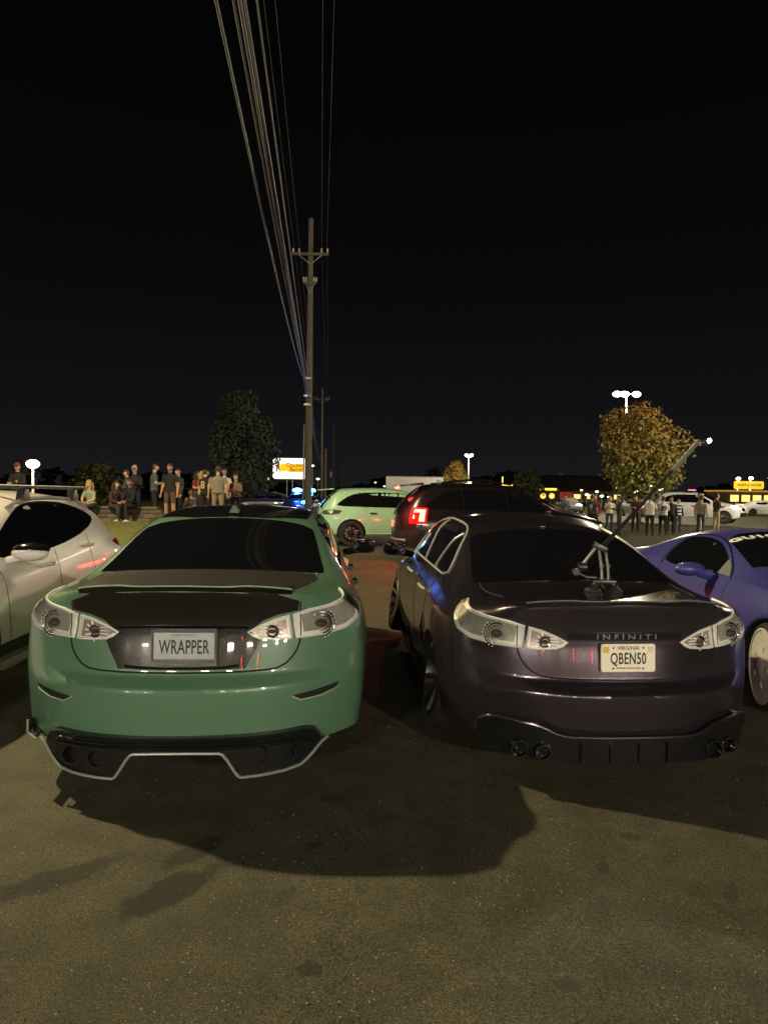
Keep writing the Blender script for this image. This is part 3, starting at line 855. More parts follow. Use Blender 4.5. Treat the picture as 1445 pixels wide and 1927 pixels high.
# side canard on the left rear corner, and sills
cz = MB(); cz.add([(-.76, .20, .29), (-.825, .27, .30), (-.83, .28, .355), (-.86, .50, .30), (-.78, .50, .29), (-.76, .195, .278), (-.825, .27, .288)], [(0, 1, 3, 4), (1, 2, 3), (5, 6, 3, 4), (0, 1, 6, 5), (1, 2, 6), (2, 3, 6)])
cz.build('bumper_canard', gloss_black, G.root, angle=20)
MB().tube([(-.755, .19, .283), (-.83, .265, .292), (-.833, .275, .355)], .006, 6).build('canard_edge', MATS['lip_silver_green'], G.root)
for sg in (1, -1):
    MB().box((sg * .845, 2.5, .19), (.12, 2.0, .05)).build('side_skirt', gloss_black, G.root, bevel=.01)
    for ya in (1.08, 3.93):
        G.wheel(sg * .775, ya, .335, .335, .245, .245, dark_alloy, R(2.5))
    G.mirror(sg, 1.0, 3.18, 1.03, gloss_black)

# ---- dark grey sedan
grey_paint = mat('dark_grey_metallic', (.072, .058, .076), .21, metal=.8, coat=1., crough=.03, var=.08, vscale=3)
Q = Car('dark_sedan', SEDAN, grey_paint, (1.355, 3.71, gz(1.35, 4) - .035), R(4.6), 'dark grey metallic sedan with camera rig on its boot, its plate reading QBEN50', 'car', None, 3, R(1.6))
Q.paint = grey_paint
trim = mat('window_chrome', (.62, .60, .56), .28, metal=.45, var=.05)
sedan_common(Q, trim=trim)
rear_lamps(Q)
ducktail(Q, grey_paint, mat('grey_pale_edge', (.35, .33, .30), .25, metal=.6))
Q.patch('boot_band', 'rear', [(-.33, .905), (.33, .905), (.335, .885), (.325, .862), (-.325, .862), (-.335, .885)], gloss_black, .003, grid=.04)
ly = min(Q.cast('rear', x_, .883)[0].y for x_ in (-.2, 0, .2)) - .008
text('lettering', 'INFINITI', .040, mat('badge_silver', (.30, .29, .28), .3, metal=.5), Q.root, Matrix.Translation((0.0, ly, .884)) @ FACE_REAR, sx=1.5, ext=.003, space=1.6)
P2 = plate(Q, .0, .775, m=mat('cream_plate', (.80, .74, .60), .38, var=.04))
text('lettering', 'QBEN50', .088, letter_black, P2, on_plate(0, -.006), sx=.60, bold=.0014, space=1.08)
text('lettering', 'VIRGINIA', .030, letter_black, P2, on_plate(0, .053), sx=1.0)
text('lettering', 'VIRGINIA IS FOR LOVERS', .0125, letter_black, P2, on_plate(.0, -.056), sx=1.0)
for sx_ in (-1, 1):
    MB().box((sx_ * .126, -.003, .045), (.034, .002, .034)).build('plate_sticker', mat('sticker_yellow', (.55, .42, .03), .5) if sx_ < 0 else mat('sticker_pale', (.62, .58, .48), .5), P2)
    for sz_ in (.055, -.058):
        MB().lathe([(.001, -.0045), (.0055, -.0045), (.0055, .003), (.001, .003)], 'y', (sx_ * .085, 0, sz_), 10).build('plate_bolt', letter_black, P2)
# lower valance with tips
vm = MB()
outl2 = [(-.79, .385), (-.72, .42), (-.50, .412), (-.38, .36), (.38, .36), (.50, .412), (.72, .42), (.79, .385), (.80, .30), (.74, .225), (.30, .215), (.0, .225), (-.30, .215), (-.74, .225), (-.80, .30)]
N2 = densify(outl2, .06); n2 = len(N2)
tri = geometry.delaunay_2d_cdt([Vector(p) for p in N2], [(i, (i + 1) % n2) for i in range(n2)], [], 1, 1e-6)
vm.add([(p[0], by(p[0]) - .024, p[1]) for p in tri[0]], tri[2])
vm.add([(x, by(x) - .024, z) for x, z in N2] + [(x * .97, by(x) + .3, z + .02) for x, z in N2], [(i, (i + 1) % n2, n2 + (i + 1) % n2, n2 + i) for i in range(n2)])
val = vm.build('diffuser', gloss_black, Q.root, angle=30)
MB().tube([(x, by(x) - .024, z) for x, z in chaikin(densify([(-.80, .33), (-.79, .388), (-.72, .423), (-.50, .415), (-.38, .363), (.38, .363), (.50, .415), (.72, .423), (.79, .388), (.80, .33)], .08, False), 1, False)], .010, 8).build('diffuser_trim', grey_paint, Q.root)
for x_ in (-.28, -.12, .04, .2):
    MB().prism([(-.025, .225), (.28, .25), (.28, .33), (-.025, .33)], x_ - .006, x_ + .006, 'yz').build('diffuser_fin', gloss_black, val)
for sg in (1, -1):
    for dx, rr in ((-.055, .048), (.06, .042)):
        MB().lathe([(rr - .004, -.0), (rr, .0), (rr, .2), (rr - .008, .2), (rr - .008, .015)], 'y', (sg * .54 + dx, by(.54 + sg * dx) - .055, .275), 24).build('exhaust_tip', mat('dark_chrome_tip', (.25, .25, .25), .15, metal=1.), Q.root)
    MB().box((sg * .855, 2.5, .175), (.11, 2.05, .045)).build('side_skirt', gloss_black, Q.root, bevel=.01)
    for ya in (1.08, 3.93):
        Q.wheel(sg * .80, ya, .37, .335, .245, .26, dark_alloy, R(9))
    Q.mirror(sg, 1.0, 3.18, 1.03, gloss_black)
MB().box((0, 1.70, Q.cast('top', 0, 1.70)[0].z), (.06, .09, .02)).build('roof_aerial', gloss_black, Q.root, bevel=.006)
# ------------------------------------------------------------------ cars either side of the two sedans
def small_lamp(c, name, pr, poly, m, off=.004, grid=.05):
    o = c.patch(name, pr, poly, m, off, grid=grid)
    return o
white_paint_c = mat('white_pearl_paint', (.74, .69, .65), .42, coat=1., crough=.015, var=.03, vscale=2)
clad = mat('grey_plastic_cladding', (.03, .03, .03), .6, var=.2)
Wc = Car('white_crossover', CROSS, white_paint_c, (-3.77, 8.1, 0), R(180 + 1.5), 'white crossover with roof rack, parked nose outwards left of the green sedan', 'car', None, 3)
Wc.patch('windshield', 'top', [(-.56, 2.45), (.56, 2.45), (.68, 3.05), (-.68, 3.05)], black_glass, .003, smooth=1, grid=.08)
Wc.patch('rear_window', 'top', [(-.55, .42), (.55, .42), (.52, .70), (-.52, .70)], black_glass, .003, grid=.08)
for sg, pr in ((1, 'right'), (-1, 'left')):
    Wc.patch('side_window', pr, [(.92, 1.255), (1.02, 1.32), (1.25, 1.385), (1.6, 1.435), (2.0, 1.44), (2.25, 1.41), (2.50, 1.32), (2.78, 1.17), (2.98, 1.02), (2.4, 1.015), (1.9, 1.045), (1.45, 1.11), (1.1, 1.19)], black_glass, .004, smooth=1, grid=.06)
    for ln in ([(2.02, 1.02), (2.04, .7), (1.98, .36)], [(2.95, .98), (2.98, .7), (2.9, .36)], [(1.30, 1.12), (1.34, .85), (1.22, .66)]):
        Wc.strip('panel_gap', pr, ln, gap_m, .004, -.001, smooth=1)
    Wc.patch('sill_cladding', pr, [(1.34, .30), (3.1, .30), (3.1, .40), (1.34, .40)], clad, .012, grid=.08)
    MB().box((sg * .86, 2.22, .245), (.10, 1.7, .075)).build('sill', mat('sill_grey', (.30, .30, .28), .5), Wc.root, bevel=.02)
    for ya in (.93, 3.55):
        Wc.wheel(sg * .80, ya, .34, .34, .22, .235, dark_alloy, 0, spokes=9)
        a0 = [(ya + .44 * math.cos(R(t)), .35 + .44 * math.sin(R(t))) for t in range(-5, 186, 10)]
        Wc.strip('arch_cladding', pr, a0, clad, .035, -.012, grid=.08)
    for y in (2.16, 1.28):
        h, nn = Wc.cast(pr, y, .90 if y > 2 else 1.0)
        MB().tube([h + Vector((0, -.02, 0)), h + nn * .03 + Vector((0, .02, 0)), h + nn * .03 + Vector((0, .16, .006)), h + Vector((0, .2, .006))], [.013, .015, .015, .012], 8).build('door_handle', white_paint_c, Wc.root)
    b = MB(); b.sphere((sg * 1.0, 2.86, 1.06), (.14, .085, .060), 16, 10); b.tube([(sg * .93, 2.86, 1.03), (sg * .82, 2.84, 1.0)], .03, 8)
    mr = b.build('wing_mirror', white_paint_c, Wc.root)
    MB().sphere((sg * 1.0, 2.845, 1.09), (.143, .088, .052), 16, 8).build('mirror_cap', gloss_black, mr)
    rail = [Wc.cast('top', sg * .60, y)[0] for y in (.85, 1.1, 1.4, 1.7, 2.0, 2.3, 2.42)]
    rail = [p + Vector((0, 0, .015 if i in (0, len(rail) - 1) else .032)) for i, p in enumerate(rail)]
    MB().tube(rail, .018, 8).build('roof_rail', mat('rail_grey', (.28, .27, .26), .4, metal=.4), Wc.root)
    small_lamp(Wc, 'tail_lamp', 'wrap', [(sg * .62, .98), (sg * .9, 1.02), (sg * 1.06, 1.0), (sg * .95, .93), (sg * .62, .92)], mat('red_lamp', (.35, .01, .01), .1, coat=1.))
    small_lamp(Wc, 'headlight', 'wrapf', [(sg * .5, .80), (sg * .8, .86), (sg * .95, .84), (sg * .85, .74), (sg * .5, .73)], lamp_silver)
# roof rack on the crossover
rk = empty('roof_rack', Wc.root.matrix_basis.to_translation() + Vector((0, 0, 0)), R(181.5), 'black crossbar roof rack on the white crossover', 'roof rack')
for y in (1.15, 2.15):
    zt_ = max(Wc.cast('top', x, y)[0].z for x in (0, .6))
    MB().tube([(-.72, y, zt_ + .06), (0, y, zt_ + .07), (.72, y, zt_ + .06)], .018, 10).build('crossbar', satin_black, rk)
    for sg in (1, -1):
        zr_ = Wc.cast('top', sg * .60, y)[0].z
        MB().prism([(y - .07, zr_ + .03), (y + .07, zr_ + .03), (y + .03, zt_ + .06), (y - .03, zt_ + .06)], sg * .60 - .035, sg * .60 + .035, 'yz').build('rack_foot', satin_black, rk, bevel=.008)
MB().box((.35, 1.65, ip(CROSS['zt'], 1.65) + .085), (.20, 1.30, .03)).build('rack_fairing', satin_black, rk, bevel=.015)

blue_paint = mat('blue_violet_satin', (.038, .042, .20), .42, coat=.35, crough=.25, var=.05, vscale=2)
Bc = Car('blue_coupe', COUPE, blue_paint, (3.70, 9.2, gz(3.6, 7)), R(180 + 4.5), 'violet blue coupe with white disc wheels, parked nose outwards on the right', 'car', None, 3)
Bc.patch('windshield', 'top', [(-.52, 2.36), (0, 2.33), (.52, 2.36), (.60, 2.7), (.70, 3.18), (-.70, 3.18), (-.60, 2.7)], black_glass, .003, smooth=1, grid=.07)
Bc.patch('rear_window', 'top', [(-.56, .95), (.56, .95), (.5, 1.55), (-.5, 1.55)], black_glass, .003, smooth=1, grid=.08)
for sg, pr in ((1, 'right'), (-1, 'left')):
    Bc.patch('door_window', pr, [(1.74, .985), (1.70, 1.06), (1.76, 1.20), (1.86, 1.262), (2.15, 1.275), (2.40, 1.25), (2.62, 1.17), (2.85, 1.03), (2.88, .965), (2.3, .965)], black_glass, .004, smooth=1, grid=.06)
    Bc.strip('window_seal', pr, [(1.70, .97), (1.67, 1.06), (1.74, 1.215), (1.86, 1.285), (2.15, 1.30), (2.42, 1.27), (2.66, 1.185), (2.90, 1.03), (2.96, .95)], gloss_black, .007, .002, smooth=1)
    Bc.patch('mirror_sail', pr, [(2.72, .975), (2.93, .965), (2.83, 1.06), (2.74, 1.11)], mat('sail_grey', (.16, .16, .17), .45), .007, grid=.06)
    for ln in ([(2.95, .94), (2.97, .7), (2.93, .3)], [(1.68, .96), (1.66, .7), (1.55, .45)]):
        Bc.strip('panel_gap', pr, ln, gap_m, .004, -.001, smooth=1)
    for ya in (1.02, 3.72):
        a0 = [(ya + .405 * math.cos(R(t)), .34 + .405 * math.sin(R(t))) for t in range(-5, 186, 10)]
        Bc.strip('arch_lip', pr, a0, blue_paint, .018, .0, grid=.06)
        if ya < 2: Bc.wheel(sg * .83, ya, .345, .345, .26, .27, silver_alloy, 0)
        else: Bc.wheel(sg * .865, ya, .345, .345, .25, .30, mat('white_disc_wheel', (.42, .43, .40), .5, var=.12, vscale=8), R(2), R(-16), disc=True)
    b = MB(); b.sphere((sg * 1.04, 2.66, 1.005), (.15, .075, .065), 16, 10); b.tube([(sg * .97, 2.68, .975), (sg * .86, 2.72, .955)], [.04, .05], 8)
    b.build('wing_mirror', blue_paint, Bc.root)
    small_lamp(Bc, 'headlight', 'wrapf', [(sg * .55, .78), (sg * .8, .80), (sg * .95, .82), (sg * .85, .70), (sg * .55, .70)], lamp_silver)
    MB().box((sg * .90, 2.4, .19), (.10, 1.9, .06)).build('side_skirt', gloss_black, Bc.root, bevel=.015)
Bc.patch('grille', 'front', [(-.45, .62), (.45, .62), (.50, .74), (-.50, .74)], gloss_black, .004, grid=.06)
Bc.patch('lower_intake', 'front', [(-.55, .30), (.55, .30), (.60, .46), (-.60, .46)], satin_black, .004, grid=.06)
Bc.strip('bonnet_gap', 'top', [(-.70, 3.30), (-.66, 4.0), (-.5, 4.45)], gap_m, .004, -.001, smooth=1)
Bc.strip('bonnet_gap', 'top', [(.70, 3.30), (.66, 4.0), (.5, 4.45)], gap_m, .004, -.001, smooth=1)
for k, ch in enumerate('GUIC'):
    x = [.51, .375, .265, .155][k]
    h, nn = Bc.cast('top', x, 2.52)
    tx = Vector((-1, 0, 0)); tx = (tx - nn * tx.dot(nn)).normalized(); ty = nn.cross(tx)
    M4 = Matrix((tx, ty, nn)).transposed().to_4x4(); M4.translation = h + nn * .007
    text('banner_letter', ch, .115, mat('banner_white', (.85, .84, .78), .5), Bc.root, M4, sx=1.45, bold=.006)

# ------------------------------------------------------------------ vehicles beyond the row
def far_details(c, S, winmat=black_glass, side=None, tail=None, head=None, handles=True, rim=dark_alloy, wr=.36, level=2, spokes=8, rear_win=None, shield=None, trim=None, pillars=()):
    for sg, pr in ((1, 'right'), (-1, 'left')):
        for pl in side or []:
            c.patch('side_window', pr, pl, winmat, .005, grid=.12, smooth=1)
        for a_, b_ in pillars:
            c.strip('window_pillar', pr, [a_, b_], gloss_black, .022, .0)
        for ya, r, z in S['arches']:
            c.wheel(sg * (S['W'][2][1] - .125), ya, wr, wr, .23, wr * .70, rim, 0, spokes=spokes, simple=level < 3)
        if tail: small_lamp(c, 'tail_lamp', 'wrap', [(sg * u, z) for u, z in tail[0]], tail[1], .006, .08)
        if head: small_lamp(c, 'headlight', 'wrapf', [(sg * u, z) for u, z in head[0]], head[1], .006, .08)
        yb = ip(S['zb'], S['L'] * .6) + .02
        b = MB(); b.sphere((sg * (S['W'][2][1] + .09), S['L'] * .66, yb + .06), (.12, .06, .08), 10, 6); b.tube([(sg * (S['W'][2][1] + .03), S['L'] * .66, yb + .03), (sg * (S['W'][2][1] - .12), S['L'] * .66, yb)], .03, 6)
        b.build('wing_mirror', gloss_black, c.root)
        if handles:
            for y in (S['L'] * .34, S['L'] * .53):
                h, nn = c.cast(pr, y, ip(S['zb'], y) - .10)
                MB().box(h + nn * .02, (.035, .19, .035)).build('door_handle', satin_black, c.root)
    if rear_win: c.patch('rear_window', 'top', rear_win, black_glass, .005, grid=.1)
    if shield: c.patch('windshield', 'top', shield, black_glass, .005, grid=.1)

mint = mat('mint_green_paint', (.34, .60, .40), .35, coat=.7, crough=.08, var=.03)
red_lamp = MATS['red_lamp']
Sx = SUV
suv_side = [[(.56, 1.14), (.60, 1.22), (.95, 1.46), (1.32, 1.525), (1.9, 1.54), (2.38, 1.525), (2.62, 1.475), (2.92, 1.31), (3.26, 1.09), (2.3, 1.10), (1.32, 1.12)]]
suv_pill = [((1.34, 1.11), (1.22, 1.52)), ((1.42, 1.11), (1.38, 1.53)), ((2.36, 1.09), (2.33, 1.53))]
gs = Car('mint_suv', Sx, mint, (-2.0, 20.35, gz(-1.8, 20)), R(-90 + 7), 'pale mint green SUV standing sideways beyond the green sedan', 'SUV', None, 3)
far_details(gs, Sx, side=suv_side, rim=mat('black_alloy', (.03, .03, .03), .35, metal=.7), wr=.37, tail=([(.55, 1.00), (.9, 1.04), (1.12, 1.01), (1.06, .92), (.9, .89), (.55, .90)], mat('smoked_lamp', (.10, .06, .06), .08, coat=1.)), rear_win=[(-.6, .12), (.6, .12), (.58, .40), (-.58, .40)], shield=[(-.58, 2.72), (.58, 2.72), (.68, 3.3), (-.68, 3.3)], level=3, spokes=10, pillars=suv_pill)
MB().prism([(.02, 1.60), (.5, 1.645), (.5, 1.61), (.05, 1.575)], -.60, .60, 'yz').build('roof_spoiler', mint, gs.root, bevel=.01)
gs.strip('sill_trim', 'right', [(1.4, .36), (3.35, .36)], mint, .03, -.01, grid=.2)

Sb = scaled(SUV, 1.06, 1.075, 1.02)
blk = mat('black_paint', (.010, .009, .011), .2, coat=1., crough=.03)
TAIL = mat('brake_light', (.4, .02, .02), .3, emit=(1., .012, .009), es=85.)
bs = Car('black_suv', Sb, blk, (.18, 15.8, gz(.2, 16)), R(-90 + 7), 'black SUV with its red brake light glowing beside the mint SUV', 'SUV', None, 3)
sb_side = [[(u * 1.06, z * 1.075) for u, z in pl] for pl in suv_side]
far_details(bs, Sb, side=sb_side, wr=.38, pillars=[((a * 1.06, b * 1.075), (c_ * 1.06, d * 1.075)) for (a, b), (c_, d) in suv_pill[1:]], rear_win=[(-.6, .12), (.6, .12), (.58, .42), (-.58, .42)], shield=[(-.58, 2.88), (.58, 2.88), (.68, 3.5), (-.68, 3.5)], level=3)
for sg in (1, -1):
    hs = bs.patch('tail_lamp', 'wrap', [(sg * u, z) for u, z in [(.74, 1.24), (1.06, 1.24), (1.10, .90), (.74, .90)]], red_lamp, .006, grid=.06)
    bs.patch('light_bar', 'wrap', [(sg * u, z) for u, z in [(.80, 1.20), (1.02, 1.20), (1.04, .94), (.94, .94), (.93, 1.13), (.80, 1.13)]], TAIL, .02, hs, grid=.05)
MB().box((0, .115, 1.672), (.34, .05, .035)).build('high_brake_light', TAIL, bs.root)
MB().prism([(.10, 1.72), (.62, 1.79), (.62, 1.74), (.14, 1.70)], -.62, .62, 'yz').build('roof_spoiler', blk, bs.root, bevel=.01)
point('brake_glow', (.93, .14, 1.15), 70, (1., .07, .045), .04, bs.root)
pb = plate(bs, -.02, .86, m=MATS['cream_plate'])
bs.strip('bumper_trim', 'rear', [(-.7, .52), (.7, .52)], steel, .03, 0, grid=.1)
fin2 = MB().prism([(1.0, 1.79), (1.22, 1.81), (1.22, 1.79), (1.06, 1.87)], -.01, .01, 'yz'); fin2.build('roof_aerial', blk, bs.root)
for sg in (1, -1):
    MB().tube([(sg * .62, y, ip(Sb['zt'], y) + (.06 if 1.2 < y < 2.4 else .0)) for y in (1.0, 1.2, 1.6, 2.0, 2.4, 2.6)], .022, 6).build('roof_rail', blk, bs.root)

redp = mat('red_paint', (.22, .012, .02), .25, coat=1.)
rs = Car('red_suv', scaled(SUV, .95, .97), redp, (3.4, 26.6, gz(4, 26)), R(-90 - 17), 'red SUV with dark windows behind the black SUV', 'SUV', None, 2)
far_details(rs, rs.S, side=[[(a * .95, z * .97) for a, z in pl] for pl in suv_side], shield=[(-.58, 2.58), (.58, 2.58), (.68, 3.1), (-.68, 3.1)], head=([(.5, .86), (.85, .90), (.98, .86), (.5, .76)], lamp_silver))

# box truck
bt = empty('box_truck', (.1, 70, gz(1, 70)), 0, 'white box truck far behind the black SUV', 'truck')
MB().box((2.9, 0, 2.02), (5.7, 2.3, 2.3)).build('cargo_box', mat('truck_white', (.85, .80, .80), .5), bt, bevel=.05)
MB().prism([(5.85, .5), (7.7, .5), (7.7, 1.25), (7.2, 1.4), (6.85, 2.1), (5.85, 2.15)], -1.0, 1.0, 'xz').build('cab', mat('truck_cab', (.5, .5, .5), .4), bt, bevel=.04)
MB().box((3.2, 0, .72), (6.0, .9, .22)).build('chassis', satin_black, bt)
for x in (1.3, 6.6):
    for y in (-1.0, 1.0): MB().lathe([(.22, -.14), (.45, -.14), (.45, .14), (.22, .14)], 'y', (x, y, .45), 20).build('wheel', rubber, bt)
for z in (.92, 3.13): MB().box((2.9, -1.16, z), (5.72, .03, .06)).build('box_rail', steel, bt)

# patrol SUV with light bar, right, and patrol car with blue lights, left
HEAD = mat('headlight_on', (.9, .9, .85), .3, emit=(1., .86, .60), es=22.)
ps = Car('white_patrol_suv', scaled(SUV, 1.05, 1.07), mat('patrol_white', (.55, .56, .60), .4, coat=.6), (16.2, 41.6, 0.0), R(-90 - 36), 'white SUV with a roof light bar and lit headlights on the right', 'SUV', None, 2)
far_details(ps, ps.S, side=[[(a * 1.05, z * 1.07) for a, z in pl] for pl in suv_side], shield=[(-.58, 2.86), (.58, 2.86), (.68, 3.44), (-.68, 3.44)], head=([(.45, 1.02), (.9, 1.04), (1.02, 1.0), (.9, .88), (.45, .88)], HEAD))
ps.patch('grille', 'front', [(-.42, .74), (.42, .74), (.45, 1.0), (-.45, 1.0)], gloss_black, .01, grid=.1)
ps.patch('lower_grille', 'front', [(-.6, .42), (.6, .42), (.6, .66), (-.6, .66)], satin_black, .01, grid=.1)
lb = MB().box((0, 2.15, 1.84), (1.15, .26, .07)).build('light_bar', satin_black, ps.root, bevel=.02)
BLUE = mat('blue_beacon', (.1, .1, .8), .3, emit=(.015, .16, 1.), es=140.)
BLUE2 = mat('blue_beacon_dim', (.1, .1, .8), .3, emit=(.10, .12, 1.), es=3.)
REDB = mat('red_beacon', (.8, .05, .05), .3, emit=(1., .10, .08), es=4.)
for k, x in enumerate((-.45, -.15, .15, .45)):
    MB().box((x, 2.15, 1.90), (.22, .2, .06)).build('beacon', (BLUE2, REDB)[k % 2], lb, bevel=.01)
pc = Car('dark_patrol_car', SEDAN, mat('patrol_dark', (.02, .02, .03), .3, coat=.8), (-4.25, 41.0, 0), R(180 - 6), 'dark patrol car with bright blue roof beacons beyond the mint SUV', 'car', None, 2)
SED_SIDE = [[(1.36, 1.045), (1.56, 1.225), (1.95, 1.345), (2.42, 1.355), (2.46, 1.02)], [(2.51, 1.02), (2.47, 1.355), (2.75, 1.335), (3.0, 1.26), (3.52, 1.0)]]
far_details(pc, SEDAN, side=SED_SIDE, shield=[(-.52, 2.86), (.52, 2.86), (.62, 3.5), (-.62, 3.5)], wr=.33)
lb = MB().box((0, 2.3, 1.49), (1.2, .28, .07)).build('light_bar', satin_black, pc.root)
for x in (-.38, .38): MB().sphere((x, 2.3, 1.56), (.27, .2, .13), 12, 8).build('beacon', BLUE, lb)
MB().sphere((-.55, 4.70, .95), (.16, .08, .09), 10, 6).build('grille_beacon', BLUE, pc.root)
MB().sphere((-.5, .06, .84), (.14, .06, .08), 10, 6).build('rear_beacon', BLUE, pc.root)
point('beacon_light', (0, 3.9, 1.75), 110, (.10, .20, 1.), .12, pc.root)

def far_car(name, S, paint, loc, rz, label, side, head=None, tail=None, group=None):
    c = Car(name, S, paint, (loc[0], loc[1], gz(*loc)), R(rz), label, 'car', group, 2)
    far_details(c, S, side=side, head=([(.4, .84), (.85, .86), (.98, .82), (.85, .72), (.4, .72)], head) if head else None, tail=([(.5, .95), (1.0, .97), (1.0, .82), (.5, .80)], tail) if tail else None, handles=False, wr=.33, spokes=6)
    return c
TAILDIM = mat('tail_lamp_dim', (.4, .02, .02), .3, emit=(1., .08, .05), es=2.5)
far_car('white_sedan', SEDAN, mat('plain_white', (.7, .7, .7), .35, coat=.6), (31.5, 62), -92, 'small white sedan at the right edge before the diner', SED_SIDE, tail=TAILDIM)
far_car('dark_sedan_far', SEDAN, mat('dark_navy', (.03, .03, .045), .3, coat=.8), (-5.0, 44), 96, 'dark sedan parked below the tall lit sign', SED_SIDE, head=lamp_silver)
GR = 'cars with lamps lit at the far end of the lot'
hx = [(20.3, 58, 'silver', (.3, .3, .31), -172, 'silver sedan facing us, behind the man in a maroon shirt'),
      (23.4, 61, 'black', (.015, .015, .016), -178, 'black sedan facing us, left of the round maple'),
      (27.6, 66, 'dark red', (.16, .015, .015), -170, 'dark red sedan facing us, below the round maple'),
      (17.2, 66, 'grey', (.10, .10, .10), 175, 'grey sedan facing us, in front of the long low roofed building'),
      (33.2, 78, 'white', (.5, .5, .5), 170, 'white sedan facing us, farthest back right of the round maple')]
for x, y, nm, cc, rz, lab in hx:
    far_car('far_sedan', SEDAN, mat('far_' + nm.replace(' ', '_'), cc, .3, coat=.8), (x, y), rz, lab, SED_SIDE, head=HEAD, group=GR)

# ------------------------------------------------------------------ camera rig on the dark sedan's boot
def car_pt(c, x, y, z):
    return Matrix.Translation(c.root.location) @ c.root.rotation_euler.to_matrix().to_4x4() @ Vector((x, y, z))
base = car_pt(Q, .03, .58, Q.cast('top', .03, .58)[0].z)
rig = empty('camera_boom_rig', base, 0, 'black suction mounted camera boom reaching up right from the boot', 'camera rig')
rigm = mat('rig_anodised', (.045, .045, .045), .35, metal=.6, var=.3)
rigl = mat('rig_grey', (.16, .155, .14), .4, metal=.5, var=.3)
for k, (x, y) in enumerate(((-.055, -.04), (.07, -.05), (.01, .09))):
    MB().lathe([(.001, .0), (.050, .0), (.052, .012), (.035, .022), (.02, .045), (.001, .047)], 'z', (x, y, .002), 18).build('suction_cup', rubber, rig)
    MB().sphere((x, y, .05), (.012, .012, .014), 10, 6).build('cup_knob', chrome, rig)
MB().box((.008, 0, .065), (.15, .14, .02)).build('base_plate', rigm, rig, bevel=.006)
for dx in (-.018, .022):
    a = MB(); a.tube([(.03 + dx, 0, .07), (.028 + dx, .01, .15), (.012 + dx, .015, .255)], .0095, 8); a.tube([(.028 + dx, .005, .145), (.028 + dx, .01, .165)], .014, 8)
    a.build('spring_arm', rigl, rig)
MB().box((.0, .015, .27), (.09, .04, .035), Matrix.Rotation(.4, 3, 'Y')).build('arm_bracket', rigm, rig, bevel=.006)
MB().tube([(-.03, .01, .265), (-.085, -.005, .20), (-.11, -.01, .165)], [.011, .010, .012], 8).build('drop_arm', rigl, rig)
gm = MB(); gm.lathe([(.001, -.025), (.026, -.025), (.028, 0), (.026, .025), (.001, .025)], 'x', (-.115, -.01, .15), 16)
gm.lathe([(.001, -.02), (.022, -.02), (.022, .02), (.001, .02)], 'y', (-.155, -.01, .12), 16); gm.tube([(-.115, -.01, .15), (-.155, -.01, .12), (-.09, -.015, .09), (-.03, -.01, .085)], .010, 8)
gm.build('gimbal_motor', rigm, rig)
bp = [Vector((.02, .02, .28)), Vector((.30, .28, .48)), Vector((.70, .66, .77)), Vector((.95, .90, .955))]
MB().tube(bp[:3], [.014, .012, .010], 8).build('boom_pole', rigm, rig)
MB().tube([bp[2], bp[3], bp[3] + (bp[3] - bp[2]) * .3], [.016, .016, .017], 10).build('boom_grip', mat('boom_grey', (.22, .22, .21), .45, metal=.3), rig)
tip = bp[3] + (bp[3] - bp[2]) * .34
cm = MB().box(tip + Vector((.05, .0, -.01)), (.075, .05, .055)).build('action_camera', gloss_black, rig, bevel=.008)
MB().lathe([(.001, -.01), (.02, -.01), (.02, .012), (.001, .012)], 'y', tip + Vector((.055, -.035, -.005)), 14).build('camera_lens', chrome, cm)
# ------------------------------------------------------------------ grass bank, planter wall
grass_m = mat('bank_grass', (.125, .125, .034), .9, var=.5, vscale=3, bump=.5, bscale=30)
bx = [-40, -30, -24, -20, -17, -15, -13] + [-12 + .25 * i for i in range(0, 34)]
byy = [14.2 + .3 * i for i in range(36)] + [26, 28, 30, 33, 37, 42, 50, 60, 75, 90]
grid_sheet('grass_bank', bx, byy, lambda x, y: gz(x, y) + .015 - .05 * (1 - sst(14.2, 15.2, y) * sst(-3.7, -4.1, x)), grass_m)
gb = MB(); rg = random.Random(3)
for _ in range(9000):
    x = rg.uniform(-11, -4.2); y = rg.uniform(14.8, 21.2); z = gz(x, y) + .01
    a = rg.uniform(0, 6.28); h = rg.uniform(.03, .075); w = .008
    dx, dy = math.cos(a) * w, math.sin(a) * w; ox, oy = rg.uniform(-.03, .03), rg.uniform(-.03, .03)
    gb.add([(x - dx, y - dy, z), (x + dx, y + dy, z), (x + ox, y + oy, z + h)], [(0, 1, 2)])
tag(gb.build('grass_blades', mat('grass_blade', (.16, .16, .042), .8, var=.4), fixn=False), kind='stuff')
stone_m = [mat('wall_stone_%d' % k, c_, .85, var=.3, vscale=9, bump=.6, bscale=18) for k, c_ in enumerate([(.10, .075, .055), (.13, .10, .075), (.08, .062, .05)])]
wl = empty('stone_planter_wall', (-9.1, 21.55, gz(-9, 21.5) - .03), 0, 'low brown stone planter wall that people are sitting on', 'wall')
MB().box((0, .12, .22), (4.2, .24, .44)).build('wall_core', stone_m[2], wl)
sm = []
for v in range(3):
    b = MB(); b.box((0, 0, 0), (.42, .16, .125)); o = b.build('stone', stone_m[v], wl, bevel=.014); sm.append(o)
first = [True] * 3
